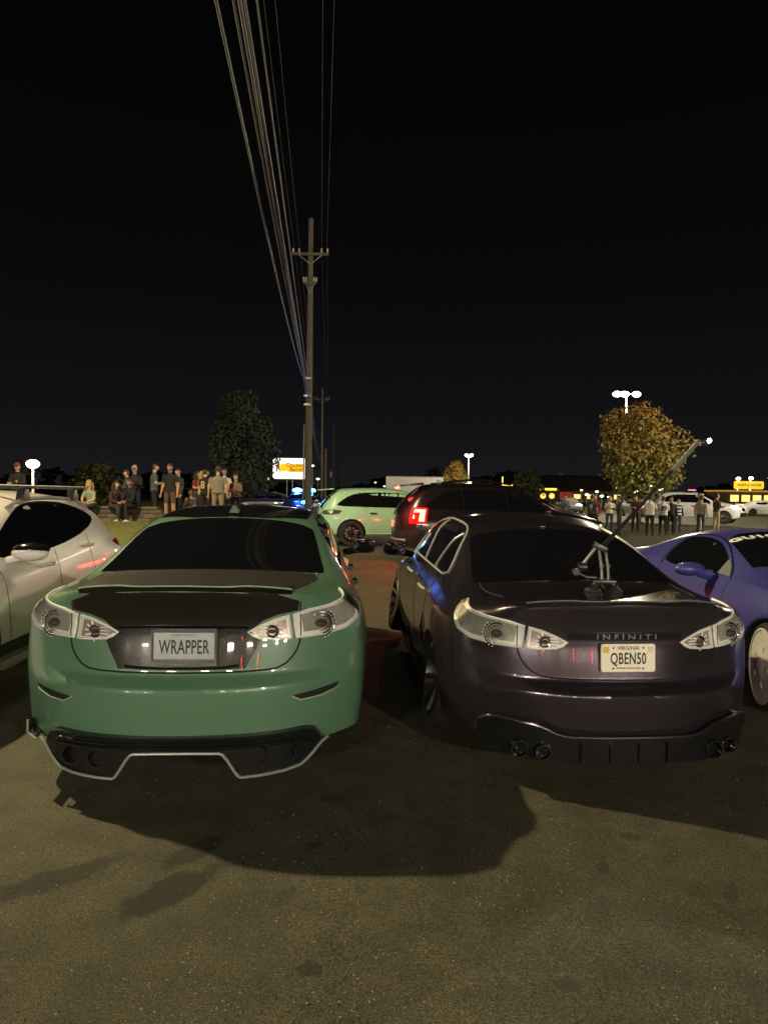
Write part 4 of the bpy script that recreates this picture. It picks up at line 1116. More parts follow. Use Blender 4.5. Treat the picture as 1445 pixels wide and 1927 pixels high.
for rr in range(3):
    x = -2.1 + (.0 if rr % 2 == 0 else -.2)
    while x < 2.05:
        v = rg.randrange(3)
        o = sm[v] if first[v] else sm[v].copy()
        if not first[v]: col.objects.link(o); o.parent = wl
        first[v] = False
        sxx = rg.uniform(.75, 1.05)
        o.location = (x + .21 * sxx, -.04 + rg.uniform(-.015, .015), .075 + .138 * rr); o.scale = (sxx, 1, 1); o.rotation_euler = (0, 0, rg.uniform(-.03, .03))
        x += .43 * sxx
cpp = MB().box((0, 0, 0), (.68, .42, .07)).build('coping_stone', stone_m[1], wl, bevel=.012)
for k in range(6):
    o = cpp if k == 0 else cpp.copy()
    if k: col.objects.link(o); o.parent = wl
    o.location = (-1.75 + .7 * k, .06, .47)

# ------------------------------------------------------------------ utility poles and cables
wood = mat('weathered_pole_wood', (.088, .075, .062), .85, var=.35, vscale=5, bump=.5, bscale=25)
ceram = mat('insulator_grey', (.35, .34, .33), .3)
cable_m = mat('cable_jacket', (.065, .065, .075), .55, var=.1)
PG = 'utility poles along the road'
def upole(x, y, h, r0, r1, arms, label, box=None):
    t = empty('utility_pole', (x, y, gz(x, y)), 0, label, 'utility pole', PG)
    MB().tube([(0, 0, -.1), (0, 0, h * .5), (0, 0, h)], [r0, (r0 + r1) / 2, r1], 14).build('pole', wood, t)
    for z, w in arms:
        a = MB().box((0, -r1 - .05, z), (w, .09, .11)).build('crossarm', wood, t, bevel=.01)
        for sx_ in (-.46, -.3, .3, .46):
            MB().lathe([(.001, 0), (.05, 0), (.035, .05), (.06, .08), (.03, .14), (.045, .18), (.001, .22)], 'z', (sx_ * w, -r1 - .05, z + .055), 10).build('insulator', ceram, a)
        MB().tube([(-w * .3, -r1 - .05, z - .05), (0, -r1, z - .45)], .018, 6).tube([(w * .3, -r1 - .05, z - .05), (0, -r1, z - .45)], .018, 6).build('arm_brace', steel, t)
    if box: MB().box((-r0 - .16, 0, box), (.3, .26, .95)).build('meter_box', steel, t, bevel=.02)
    return t
PX = [(.45, -11.), (-3.52, 32.), (-6.85, 75.), (-8.2, 110.), (-9.9, 150.)]
p1 = upole(*PX[1], 14.0, .18, .105, [(12.35, 1.7), (11.05, .62)], 'tallest nearest utility pole, right of the lit yellow and white sign')
for z_ in (6.7, 5.5, 5.9):
    MB().box((-.05, -.22, z_), (.32, .14, .10)).build('cable_bracket', steel, p1, bevel=.01)
MB().tube([(-.22, -.1, .1), (-.20, -.08, 4.6)], .035, 8).build('riser_conduit', steel, p1)
upole(*PX[0], 13.5, .20, .125, [(12.2, 1.7)], 'utility pole standing behind the two sedans')
upole(*PX[2], 12.6, .17, .11, [(11.4, 1.7)], 'second utility pole down the road with one crossarm')
upole(*PX[3], 12.4, .17, .11, [], 'third utility pole down the road with a grey box', box=4.2)
upole(*PX[4], 8.4, .16, .11, [], 'farthest short utility pole down the road')
upole(-5.15, 60., 5.2, .13, .10, [], 'short bare wooden pole between the first and second tall poles')
CG = 'overhead cables between the utility poles'
def cable(offs, zs, sags, r, label):
    pts = []
    for k in range(len(PX) - 1):
        (x0, y0), (x1, y1) = PX[k], PX[k + 1]
        n = 26 if k == 0 else 10
        for i in range(n):
            t = i / n
            pts.append((x0 + (x1 - x0) * t + offs[k] + (offs[k + 1] - offs[k]) * t, y0 + (y1 - y0) * t, zs[k] + (zs[k + 1] - zs[k]) * t - 4 * sags[k] * t * (1 - t)))
    pts.append((PX[-1][0] + offs[-1], PX[-1][1], zs[-1]))
    o = MB().tube(pts, r, 6).build('overhead_cable', cable_m)
    return tag(o, label, 'cable', CG)
cable([-.52, -.28, -.2, -.2, -.2], [6.9, 6.75, 5.6, 5.2, 5.0], [.90, .8, .5, .5], .017, 'outermost left thick cable of the bundle running to the tallest pole')
cable([-.45, -.04, -.2, -.2, -.2], [6.9, 5.95, 5.2, 5.0, 4.8], [.47, .8, .5, .5], .014, 'second cable from the left in the overhead bundle')
cable([-.40, .02, -.1, -.2, -.2], [6.95, 5.85, 5.0, 4.8, 4.6], [.44, .9, .5, .5], .020, 'thickest cable in the middle of the overhead bundle')
cable([-.36, .07, .0, -.1, -.2], [6.95, 5.5, 4.7, 4.6, 4.5], [.27, .9, .6, .5], .014, 'innermost right cable of the lower overhead bundle')
cable([-.22, .12, .1, .0, -.1], [7.2, 5.6, 5.4, 5.0, 4.6], [.40, .9, .6, .5], .010, 'thin single cable just right of the lower bundle')
for k, ox in enumerate((-.74, -.5, .5, .74)):
    cable([ox, ox, ox, .12, 0], [12.6, 12.65, 11.65, 11.5, 8.2], [.8, .8, .5, .5], .004, ['far left', 'inner left', 'inner right', 'far right'][k] + ' thin power line on the high crossarms')

# ------------------------------------------------------------------ lit roadside sign
sg_ = empty('restaurant_sign', (-12.35, 90, gz(-12.35, 90)), 0, 'lit white and yellow roadside sign reading Cracker Barrel', 'sign')
SW = mat('sign_white_lit', (.9, .9, .85), .4, emit=(1., .98, .86), es=1.6, var=.01)
SY = mat('sign_yellow_lit', (.9, .6, .02), .4, emit=(1., .56, .015), es=1.0, var=.01)
SB = mat('sign_brown', (.16, .05, .01), .5, emit=(.22, .06, .005), es=1.0, var=.01)
def rrect(w, h, r, n=5):
    out = []
    for cx, cz, a0 in ((w / 2 - r, h / 2 - r, 0), (-w / 2 + r, h / 2 - r, 90), (-w / 2 + r, -h / 2 + r, 180), (w / 2 - r, -h / 2 + r, 270)):
        out += [(cx + r * math.cos(R(a0 + 90 * k / n)), cz + r * math.sin(R(a0 + 90 * k / n))) for k in range(n + 1)]
    return out
def sh(poly, dx, dz): return [(x + dx, z + dz) for x, z in poly]
ZC = 4.38
MB().prism(sh(rrect(4.5, 2.9, .3), 0, ZC), .0, .45).build('sign_cabinet', mat('sign_green_edge', (.02, .06, .03), .4), sg_)
MB().prism(sh(rrect(4.28, 2.68, .26), 0, ZC), -.03, .02).build('sign_face', SW, sg_)
bean = chaikin([(-.75, -.05), (-.95, .25), (-.6, .55), (-.15, .55), (.2, .42), (.7, .40), (1.35, .52), (1.85, .35), (1.9, -.2), (1.7, -.62), (1.0, -.72), (.3, -.62), (-.2, -.68), (-.6, -.45)], 2)
MB().prism(sh(bean, .08, ZC + .18), -.06, -.02).build('yellow_shape', SY, sg_)
MB().prism(sh(chaikin([(-.36, -.5), (.36, -.5), (.44, 0), (.36, .5), (-.36, .5), (-.44, 0)], 2), -.85, ZC + .10), -.07, -.02).build('barrel_shape', SY, sg_)
MB().prism(sh([(-.32, -.62), (-.18, -.62), (-.02, -.1), (.16, -.62), (.26, -.62), (.14, .1), (.22, .42), (.12, .72), (-.02, .72), (-.14, .3), (-.24, .0)], -1.45, ZC + .12), -.07, -.02).build('brown_emblem', SB, sg_)
text('sign_lettering', 'Cracker', .80, SB, sg_, Matrix.Translation((.66, -.08, ZC + .42)) @ FACE_REAR, sx=.80, ext=.01, bold=.012)
text('sign_lettering', 'Barrel', .80, SB, sg_, Matrix.Translation((.86, -.08, ZC - .12)) @ FACE_REAR, sx=.84, ext=.01, bold=.012)
text('sign_lettering', 'Old Country Store', .17, SB, sg_, Matrix.Translation((.1, -.05, ZC - .95)) @ FACE_REAR, ext=.01)
for x in (-.35, .35): MB().tube([(x, .2, -.1), (x, .2, ZC - 1.4)], .09, 8).build('sign_post', steel, sg_)

# ------------------------------------------------------------------ trees
bark = mat('bark', (.07, .05, .035), .9, var=.4, vscale=8, bump=.6, bscale=20)
def tree(name, x, y, label, rx, rz, zc, n, leaf, mats, seed, lobes=9, dens=None, topw=None, trunk_r=.14, group=None):
    rg = random.Random(seed)
    z0 = gz(x, y)
    t = empty(name, (x, y, z0), 0, label, 'tree', group)
    b = MB(); b.tube([(0, 0, -.1), (.03, .02, zc * .5), (0, .04, zc)], [trunk_r, trunk_r * .75, trunk_r * .4], 10)
    cs = []
    for k in range(lobes):
        a = k * 2.4; f = (k + .5) / lobes
        zz = zc + rz * (1 - 2 * f) * .72
        rad = rx * .55 * math.sqrt(max(.05, 1 - ((zz - zc) / rz) ** 2)) * (rg.uniform(.75, 1.3) if k else 0)
        c = Vector((rad * math.cos(a), rad * math.sin(a), zz + rg.uniform(-.1, .1) * rz))
        cs.append((c, rx * rg.uniform(.34, .60)))
        b.tube([(0, .02, max(zc * .45, zz - rz * .55)), c * .5 + Vector((0, 0, zz * .45)), tuple(c)], [trunk_r * .4, trunk_r * .22, .015], 6)
    b.build('trunk', bark, t)
    cb = MB(); nm = len(mats)
    for i in range(n):
        c, r = cs[rg.randrange(len(cs))]
        u = Vector((rg.gauss(0, 1), rg.gauss(0, 1), rg.gauss(0, 1))).normalized()
        p = c + Vector((u.x * r, u.y * r, u.z * r * rz / rx * .8)) * (rg.random() ** .33) * rg.uniform(.85, 1.1)
        nrm = (u + Vector((rg.gauss(0, .6), rg.gauss(0, .6), rg.gauss(0, .6) + .4))).normalized()
        a = nrm.orthogonal().normalized(); a = Matrix.Rotation(rg.uniform(0, 6.28), 3, nrm) @ a; bb = nrm.cross(a)
        s_ = leaf * rg.uniform(.6, 1.3)
        f = (p.z - zc) / rz
        mi = min(nm - 1, max(0, int(nm * (.5 + .5 * f + rg.gauss(0, .28))))) if topw else rg.randrange(nm)  # orange gathers upward: autumn tint plus lamplight painted into the crown top
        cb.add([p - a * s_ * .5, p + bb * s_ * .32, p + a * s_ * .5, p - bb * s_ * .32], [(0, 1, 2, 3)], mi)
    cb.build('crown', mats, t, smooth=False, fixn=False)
    return t
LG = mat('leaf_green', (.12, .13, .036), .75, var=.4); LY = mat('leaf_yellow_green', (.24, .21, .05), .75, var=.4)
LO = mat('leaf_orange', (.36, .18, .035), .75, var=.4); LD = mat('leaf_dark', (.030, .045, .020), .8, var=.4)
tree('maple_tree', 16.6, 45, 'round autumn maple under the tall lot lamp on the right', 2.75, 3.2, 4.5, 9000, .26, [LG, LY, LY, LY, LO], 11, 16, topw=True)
tree('maple_tree', 9.35, 90, 'small orange topped tree beside the white box truck', 1.95, 2.5, 3.4, 3500, .36, [LY, LY, LO], 12, 10, topw=True)
tree('tall_tree', -10.3, 50, 'tall dark leafy tree left of the lit roadside sign', 2.5, 4.3, 4.6, 8000, .30, [LD], 13, 14)
tree('dark_tree', 8.4, 115, 'dark tree right behind the white box truck', 2.2, 2.9, 3.2, 1800, .45, [LD], 14, 8)
tree('dark_tree', 23.6, 112, 'dim green tree in front of the yellow lit shop', 2.6, 2.7, 3.3, 2200, .45, [LD, LG], 15, 8)
tree('dark_tree', -24.5, 60, 'dim bushy tree behind the street lamp at the far left', 3.2, 1.9, 2.0, 2500, .4, [LD, LG], 16, 8)

# ------------------------------------------------------------------ visible street lamps
def street(x, y, h, heads, label, c, es, power, size=.4, group=None):
    t = empty('street_lamp', (x, y, gz(x, y)), 0, label, 'street lamp', group)
    MB().tube([(0, 0, -.1), (0, 0, h * .5), (0, 0, h)], [.10, .08, .055], 10).build('post', steel, t)
    for k, dx in enumerate(heads):
        hd = MB().box((dx, 0, h + .09), (.6, .36, .12)).tube([(0, 0, h - .02), (dx * .8, 0, h + .08)], .03, 6).build('lamp_head', lamp_pole_m, t, bevel=.015)
        MB().sphere((dx, -.02, h - .02), (size * .62, size * .5, size * .42), 12, 8).build('bulb_cover', glow('street_glow_%s_%d' % (str(c[2]), int(es)), c, es), hd)
    if power: point('lamp_light', (0, -.8, h - .35), power, c, .3, t)
    return t
CW = (1., .87, .58)
street(20.8, 60, 10.45, (-.85, -.2, .85), 'tall three head lot lamp above the round maple', CW, 4, 14000, .62)
street(9.7, 80, 6.05, (-.2, .2), 'twin head lamp above the small orange topped tree', CW, 9, 3000, .42)
street(-20.3, 40, 2.9, (0,), 'bright globe street lamp at the far left', (1., .74, .36), 5, 1300, .62)
LGp = 'small lamps in the distance'
for (x, y, h, lab) in [(-16.8, 100, 3.2, 'small warm lamp left of the lit sign below the dark tree'), (-10.4, 100, 5.2, 'small warm lamp right of the lit sign beside the tall pole'), (-9.6, 100, 3.3, 'lower warm lamp right of the lit sign beside the tall pole'),
                       (-2.2, 170, 3.8, 'faint distant lamp above the mint SUV, left one'), (.0, 170, 2.9, 'faint distant lamp above the mint SUV, right one'),
                       (38.6, 100, 3.2, 'pale lamp left of the diner sign'), (9.6, 78, 3.0, 'low lamp beside the small orange topped tree'),
                       (34.6, 96, 2.2, 'low lamp behind the white patrol SUV')]:
    street(x, y, h, (0,), lab, (1., .80, .42), 4, 0, .42, LGp)
rl = random.Random(12)
ORD = 'first second third fourth fifth sixth seventh eighth ninth tenth eleventh twelfth thirteenth fourteenth'.split()
lamps = sorted([(.285 + .0105 * k + rl.uniform(-.003, .003), rl.uniform(82, 112), rl.uniform(1.3, 2.9), rl.uniform(.3, .46)) for k in range(14)])
for k, (q_, y, h, r_) in enumerate(lamps):
    street(y * q_, y, h, (0,), ORD[k] + ' lamp from the left in the row of small lights behind the crowd', (1., .82, .48), 4, 0, r_, LGp)

# ------------------------------------------------------------------ far buildings
YL = mat('window_warm_lit', (.8, .6, .3), .4, emit=(1., .62, .16), es=1.6); YN = mat('neon_yellow', (.9, .6, .1), .4, emit=(1., .60, .05), es=2.2)
RN = mat('neon_red', (.8, .1, .05), .4, emit=(1., .10, .06), es=1.8); wallm = mat('tan_wall', (.22, .18, .13), .8); roofm = mat('brown_roof', (.075, .055, .045), .8, var=.3); dwall = mat('dark_wall', (.07, .06, .055), .8)
dn = empty('diner', (59.5, 120, -.2), 0, 'low yellow lit diner with a yellow sign on its roof at the right edge', 'building')
MB().box((8, 4, 1.3), (16, 8, 2.6)).build('wall', wallm, dn)
MB().box((8, 3.9, 2.72), (16.6, 8.6, .26)).build('roof_fascia', mat('fascia_yellow', (.7, .45, .05), .5, emit=(1., .55, .08), es=.35), dn)
for k in range(8):
    f = MB().box((1.2 + 1.95 * k, -.02, 1.45), (1.6, .1, 1.3)).build('window_frame', dwall, dn)
    MB().box((1.2 + 1.95 * k, -.08, 1.45), (1.45, .04, 1.15)).build('pane', YL, f)
s1 = MB().prism(sh(rrect(5.0, 1.35, .3), 3.6, 3.75), -.3, .1).build('roof_sign', mat('diner_sign_lit', (.9, .6, .05), .4, emit=(1., .60, .03), es=1.1), dn)
text('sign_lettering', 'WAFFLE HOUSE', .62, letter_black, s1, Matrix.Translation((3.6, -.33, 3.75)) @ FACE_REAR, sx=.95, ext=.01, bold=.01)
for x in (2.0, 5.0): MB().tube([(x, 0, 2.8), (x, 0, 3.2)], .06, 6).build('sign_post', steel, dn)
for k, x in enumerate((1.6, 3.8, 7.2)):
    MB().sphere((x, -.4, 4.85 + .1 * k), (.42, .3, .26), 10, 6).tube([(x, -.2, 2.8), (x, -.2, 4.8)], .04, 6).build('roof_floodlight', glow('flood_glow', (1., .85, .5), 12), dn)
lr = empty('long_hall', (32.0, 140, -.2), 0, 'long low building with a wide dark brown roof left of the maple', 'building')
MB().box((9.5, 6, 1.2), (19, 12, 2.4)).build('wall', wallm, lr)
MB().prism([(-.8, 2.4), (12.8, 2.4), (8.2, 5.7), (3.8, 5.7)], -.8, 19.8, 'yz').build('roof', roofm, lr)
for k in range(7):
    f = MB().box((1.6 + 2.7 * k, -.02, 1.3), (1.5, .1, 1.1)).build('window_frame', dwall, lr)
    MB().box((1.6 + 2.7 * k, -.08, 1.3), (1.3, .04, .9)).build('pane', YL if k in (2, 3, 5) else black_glass, f)
for x in (5, 13): MB().box((x, 6, 5.85), (.7, .7, .5)).build('roof_vent', steel, lr)
ys_ = empty('yellow_shop', (19.2, 120, -.2), 0, 'dark shop outlined in yellow and red neon behind the black SUV', 'building')
MB().box((5.2, 4, 1.3), (10.4, 8, 2.6)).build('wall', dwall, ys_)
MB().box((5.2, 3.9, 2.7), (10.8, 8.4, .2)).build('roof', roofm, ys_)
MB().box((.75, -.15, 2.0), (1.3, .2, .8)).build('lit_panel', YN, ys_)
MB().tube([(1.25, -.1, 4.6), (1.25, -.1, 3.2), (3.0, -.1, 3.15)], .12, 6).build('neon_outline', YN, ys_)
text('neon_letter', '0', 1.1, YN, ys_, Matrix.Translation((2.1, -.15, 2.25)) @ FACE_REAR, ext=.03, bold=.02)
MB().tube([(3.7, -.1, 3.0), (4.1, -.1, 3.3), (4.5, -.1, 3.0), (4.8, -.1, 3.25)], .10, 6).build('neon_script', YN, ys_)
MB().tube([(5.6, -.1, 3.2), (5.9, -.1, 3.6), (6.3, -.1, 3.3), (6.7, -.1, 3.7), (7.2, -.1, 3.5), (7.5, -.1, 3.25)], .10, 6).build('neon_script', RN, ys_)
s2 = empty('lit_shop', (26.2, 119, -.2), 0, 'small shop with a lit yellow name board and two round windows', 'building')
MB().box((2.0, 3, 1.35), (4.0, 6, 2.7)).build('wall', dwall, s2)
MB().box((1.9, -.08, 2.55), (3.0, .1, .36)).build('name_board', YN, s2)
for x in (1.1, 2.6):
    f = MB().lathe([(.36, -.05), (.46, -.05), (.46, .02), (.36, .02)], 'y', (x, -.05, 1.4), 16).build('window_frame', YN, s2)
    MB().lathe([(.001, -.02), (.34, -.02), (.34, .02), (.001, .02)], 'y', (x, -.05, 1.4), 16).build('pane', YL, f)
MB().box((5.1, 3, 1.3), (2.2, 6, 1.5)).build('side_wall', mat('red_lit_wall', (.45, .07, .05), .6, emit=(.5, .03, .02), es=.3), s2)
# shop front behind the photographer: its wall lamps light the row and show in the paint
sf = empty('shop_front', (0, -17, 0), 0, 'long shop front with wall lamps behind the parked row', 'building')
MB().box((0, -.4, 2.2), (34, .8, 4.4)).build('wall', mat('shop_wall_dark', (.02, .018, .016), .9), sf)
MB().box((0, .1, 4.5), (34.6, 1.2, .25)).build('parapet', dwall, sf)
WL = glow('wall_lamp_glow', (1., .87, .62), 420)
for k in range(9):
    x = -14 + 3.5 * k
    f = MB().box((x, .05, 1.6), (2.2, .12, 1.9)).build('window_frame', satin_black, sf)
    MB().box((x, .12, 1.6), (2.0, .04, 1.7)).build('pane', black_glass, f)
    MB().box((x + 1.75, .22, 3.1), (.9, .10, .10)).build('wall_lamp', WL, sf, bevel=.02)
    if k in (3, 5, 6): MB().tube([(x + .3, .2, 1.7), (x + .3, .2, 2.6)], .06, 6).build('red_reflection_tube', mat('red_reflection_glow', (.8, .1, .05), .4, emit=(1., .07, .06), es=35.), sf)  # unseen red tubes, added for red reflections on the dark sedan's boot
# ------------------------------------------------------------------ people
def cloth(name, c): return mat('cloth_' + name, c, .85, var=.18, vscale=14, bump=.35, bscale=22)
SKIN = {'light': mat('skin_light', (.50, .29, .20), .55, var=.08), 'tan': mat('skin_tan', (.38, .20, .13), .55, var=.08)}
HAIR = {'brown': mat('hair_brown', (.045, .025, .014), .6, var=.4, vscale=40), 'black': mat('hair_black', (.012, .010, .009), .55, var=.4, vscale=40), 'blond': mat('hair_blond', (.34, .24, .11), .6, var=.4, vscale=40)}
shoe_w = mat('shoe_white', (.6, .6, .56), .6); shoe_d = mat('shoe_dark', (.03, .03, .03), .6)
eye_m = mat('eye_dark', (.015, .012, .010), .3); lip_m = mat('lips', (.30, .11, .09), .5)
def person(loc, face, label, shirt, trousers, skin='light', hair='brown', h=1.75, arms='down', pose='stand', sleeves='short', shorts=False, cap=None, long_hair=False, shoes=None, build=1., turn=0., back=None, group=None, hood=False, band=None, z=None):
    S_ = h / 1.75; V = Vector
    sit = pose == 'sit'
    hz = .50 if sit else .93
    lean = V((0, .10 if sit else .0, 0))
    hip = {s: V((s * .095, 0, hz)) for s in (1, -1)}
    if sit:
        knee = {1: V((.13, .43, .50)), -1: V((-.12, .42, .49))}; ank = {1: V((.12, .46, .09)), -1: V((-.15, .36, .09))}
    elif pose == 'lean':
        knee = {1: V((.12, .10, .50)), -1: V((-.10, .02, .50))}; ank = {1: V((.15, .06, .08)), -1: V((-.11, -.05, .08))}
    else:
        knee = {1: V((.115, .03, .50)), -1: V((-.11, .015, .50))}; ank = {1: V((.14, -.01, .08)), -1: V((-.12, -.035, .08))}
    up = hz - .93
    sh_c = V((0, 0, 1.40 + up)) + lean * 1.4
    shd = {s: sh_c + V((s * .185 * build, 0, 0)) for s in (1, -1)}
    if arms == 'crossed':
        elb = {s: shd[s] + V((s * .05, .06, -.27)) for s in (1, -1)}; wri = {s: V((s * -.06, .24, 1.15 + up + .03 * s)) + lean for s in (1, -1)}
    elif arms == 'front':
        elb = {s: shd[s] + V((s * .04, .03, -.28)) for s in (1, -1)}; wri = {s: V((s * .07, .33, 1.16 + up)) + lean for s in (1, -1)}
    elif arms == 'phone':
        elb = {1: shd[1] + V((.04, .05, -.27)), -1: shd[-1] + V((-.05, .0, -.29))}; wri = {1: V((.10, .30, 1.25 + up)) + lean, -1: shd[-1] + V((-.06, .08, -.53))}
    elif arms == 'lap':
        elb = {s: shd[s] + V((s * .05, .08, -.27)) for s in (1, -1)}; wri = {s: V((s * .09, .36, .64 if sit else .95)) for s in (1, -1)}
    else:
        elb = {s: shd[s] + V((s * .055, -.02, -.29)) for s in (1, -1)}; wri = {s: shd[s] + V((s * .075, .06, -.55)) for s in (1, -1)}
    tz = Matrix.Rotation(turn, 3, 'Z')
    hc = sh_c + V((0, .035, .245)); nk = sh_c + V((0, .01, .09))
    b = MB()
    def ell(rings):
        vs = []; fs = []; n = 14
        for (c, rx, ry) in rings:
            for k in range(n):
                a = 2 * math.pi * k / n
                vs.append(V(c) + V((rx * math.cos(a), ry * math.sin(a), 0)))
        for i in range(len(rings) - 1):
            for k in range(n):
                k2 = (k + 1) % n; fs.append((i * n + k, i * n + k2, (i + 1) * n + k2, (i + 1) * n + k))
        fs.append(tuple(range(n - 1, -1, -1))); fs.append(tuple((len(rings) - 1) * n + k for k in range(n)))
        b.add(vs, fs)
    p0 = V((0, 0, hz)); 
    def sp(t): return p0.lerp(sh_c, t)
    ell([(sp(-.14), .13 * build, .105), (sp(.0), .172 * build, .125 * build), (sp(.25), .168 * build, .12 * build), (sp(.5), .175 * build, .12 * build), (sp(.78), .195 * build, .125 * build), (sp(.95), .185 * build, .11), (sp(1.04), .125, .085), (sp(1.1), .07, .065)])
    b.tube([sp(1.0), nk, hc - V((0, .02, .06))], [.075, .056, .055], 12)
    b.sphere(hc, (.076, .096, .118), 16, 12, rot=tz)
    b.sphere(hc + tz @ V((0, .030, -.055)), (.058, .066, .062), 12, 8, rot=tz)
    b.tube([hc + tz @ V((0, .088, .012)), hc + tz @ V((0, .116, -.022)), hc + tz @ V((0, .096, -.032))], [.010, .016, .010], 6)
    for s in (1, -1):
        b.sphere(hc + tz @ V((s * .078, -.005, -.01)), (.012, .022, .034), 8, 6, rot=tz)
        b.tube([hip[s] + V((0, 0, .03)), hip[s].lerp(knee[s], .5), knee[s]], [.098 * build, .086, .064], 12)
        b.tube([knee[s] + (hip[s] - knee[s]) * .05, knee[s].lerp(ank[s], .35), ank[s]], [.064, .062, .046], 12)
        b.tube([ank[s] + V((0, -.05, -.035)), ank[s] + V((s * .01, .08, -.045)), ank[s] + V((s * .02, .17, -.055))], [.044, .044, .030], 10, flat=.8)
        slv = .062 if sleeves == 'short' else .060
        b.tube([shd[s] + V((-s * .03, 0, .0)), shd[s].lerp(elb[s], .4), elb[s]], [.068, slv, .048 if sleeves == 'short' else .054], 12)
        b.tube([elb[s], elb[s].lerp(wri[s], .35), wri[s]], [.046, .043, .031] if sleeves == 'short' else [.054, .050, .040], 12)
        d = (wri[s] - elb[s]).normalized()
        b.sphere(wri[s] + d * .045, (.038, .026, .048), 10, 8, rot=V((0, 0, 1)).rotation_difference(d).to_matrix())
    tmp = b.build('tmp', [], None, smooth=False)
    md = tmp.modifiers.new('r', 'REMESH'); md.mode = 'VOXEL'; md.voxel_size = .017; md.use_smooth_shade = True
    sm_ = tmp.modifiers.new('s', 'SMOOTH'); sm_.factor = .5; sm_.iterations = 2
    dg = bpy.context.evaluated_depsgraph_get()
    me = bpy.data.meshes.new_from_object(tmp.evaluated_get(dg))
    bpy.data.objects.remove(tmp)
    # colour regions of the one continuous body by the nearest bone
    bones = [('skin', nk + V((0, 0, .03)), hc, .09), ('shirt', sp(-.05), sp(1.0), .17)]
    for s in (1, -1):
        bones += [('leg', hip[s], knee[s], .08), ('shin', knee[s], ank[s], .05), ('shoe', ank[s] + V((0, -.04, -.05)), ank[s] + V((0, .17, -.05)), .045),
                  ('uarm', shd[s], elb[s], .058), ('farm', elb[s], wri[s], .04), ('skin', wri[s], wri[s] + (wri[s] - elb[s]).normalized() * .09, .035)]
    mats = [SKIN[skin], shirt, trousers, shoes or shoe_d, band or shirt]
    me.materials.clear()
    for m in mats: me.materials.append(m)
    for pl in me.polygons:
        c = pl.center; best = None
        for nm, a, e_, r in bones:
            ab = e_ - a; t = max(0, min(1, (c - a).dot(ab) / ab.length_squared)); d = (c - a - ab * t).length - r
            if best is None or d < best[0]: best = (d, nm, t)
        nm, t = best[1], best[2]
        if nm == 'shirt' and c.z < hz - .02: nm = 'leg'; t = .2
        if nm == 'shirt' and c.z > nk.z + .005: nm = 'skin'
        k = {'skin': 0, 'shirt': 1, 'leg': 2, 'shoe': 3}.get(nm)
        if nm == 'leg' and shorts and t > .88: k = 0
        if nm == 'shin': k = 0 if shorts else 2
        if nm == 'uarm': k = 1 if (sleeves == 'long' or t < .72) else 0
        if nm == 'farm': k = 1 if sleeves == 'long' else 0
        if k == 1 and band is not None and nm == 'shirt' and int((c.z - hz) / .085) % 2 == 0: k = 4
        pl.material_index = k
    # fingers, eyes and mouth join the same mesh
    ex = MB()
    for s in (1, -1):
        d = (wri[s] - elb[s]).normalized(); side = d.cross(V((0, 1, 0)) if abs(d.y) < .8 else V((0, 0, 1))).normalized(); pn = side.cross(d)
        for q, (off, ln) in enumerate(((-.027, .062), (-.009, .074), (.009, .070), (.026, .055))):
            a0 = wri[s] + d * .075 + side * off
            ex.tube([a0, a0 + d * ln * .5 + pn * .008, a0 + d * ln * .85 + pn * .028], [.0095, .0090, .0065], 6, 0)
        a0 = wri[s] + d * .035 + side * (.034 * s)
        ex.tube([a0, a0 + side * (.022 * s) + d * .025 + pn * .01, a0 + side * (.026 * s) + d * .052 + pn * .02], [.011, .0105, .008], 6, 0)
        ex.sphere(hc + tz @ V((s * .030, .086, .012)), (.013, .008, .007), 8, 6, 5, rot=tz)
    ex.sphere(hc + tz @ V((0, .094, -.062)), (.024, .008, .007), 8, 6, 6, rot=tz)
    me.materials.append(eye_m); me.materials.append(lip_m)
    bm = bmesh.new(); bm.from_mesh(me)
    vv = [bm.verts.new(v) for v in ex.v]
    for f, mi in zip(ex.f, ex.mi):
        nf = bm.faces.new([vv[i] for i in f]); nf.material_index = mi; nf.smooth = True
    bmesh.ops.scale(bm, vec=(S_, S_, S_), verts=bm.verts)
    bmesh.ops.recalc_face_normals(bm, faces=bm.faces)
    bm.to_mesh(me); bm.free(); me.shade_smooth()
    o = bpy.data.objects.new('person', me); col.objects.link(o)
    zz = gz(*loc) + .02 if z is None else z
    o.location = (loc[0], loc[1], zz); o.rotation_euler = (0, 0, face)
    tag(o, label, 'person', group)
    # hair or cap, hood
    hb = MB(); hb.sphere((0, 0, 0), (.086, .106, .126), 18, 12)
    keep = []
    for f in hb.f:
        c = sum((V(hb.v[i]) for i in f), V()) / len(f)
        if c.z > .035 or (c.y < -.005 and c.z > (-.30 if long_hair else -.055)): keep.append(f)
    hb.f = keep; hb.mi = [0] * len(keep)
    if long_hair:
        for x in (-.06, -.02, .02, .06): hb.tube([V((x, -.06, .03)), V((x * 1.35, -.085, -.12)), V((x * 1.3, -.075, -.27))], [.045, .05, .025], 8)
        for s in (1, -1): hb.tube([V((s * .075, .01, .04)), V((s * .092, .02, -.08)), V((s * .085, .03, -.2))], [.028, .032, .016], 8)
    hb.v = [tuple((hc + tz @ V(v) + V((0, -.004, .006))) * S_) for v in hb.v]
    hb.build('hair', HAIR[hair], o)
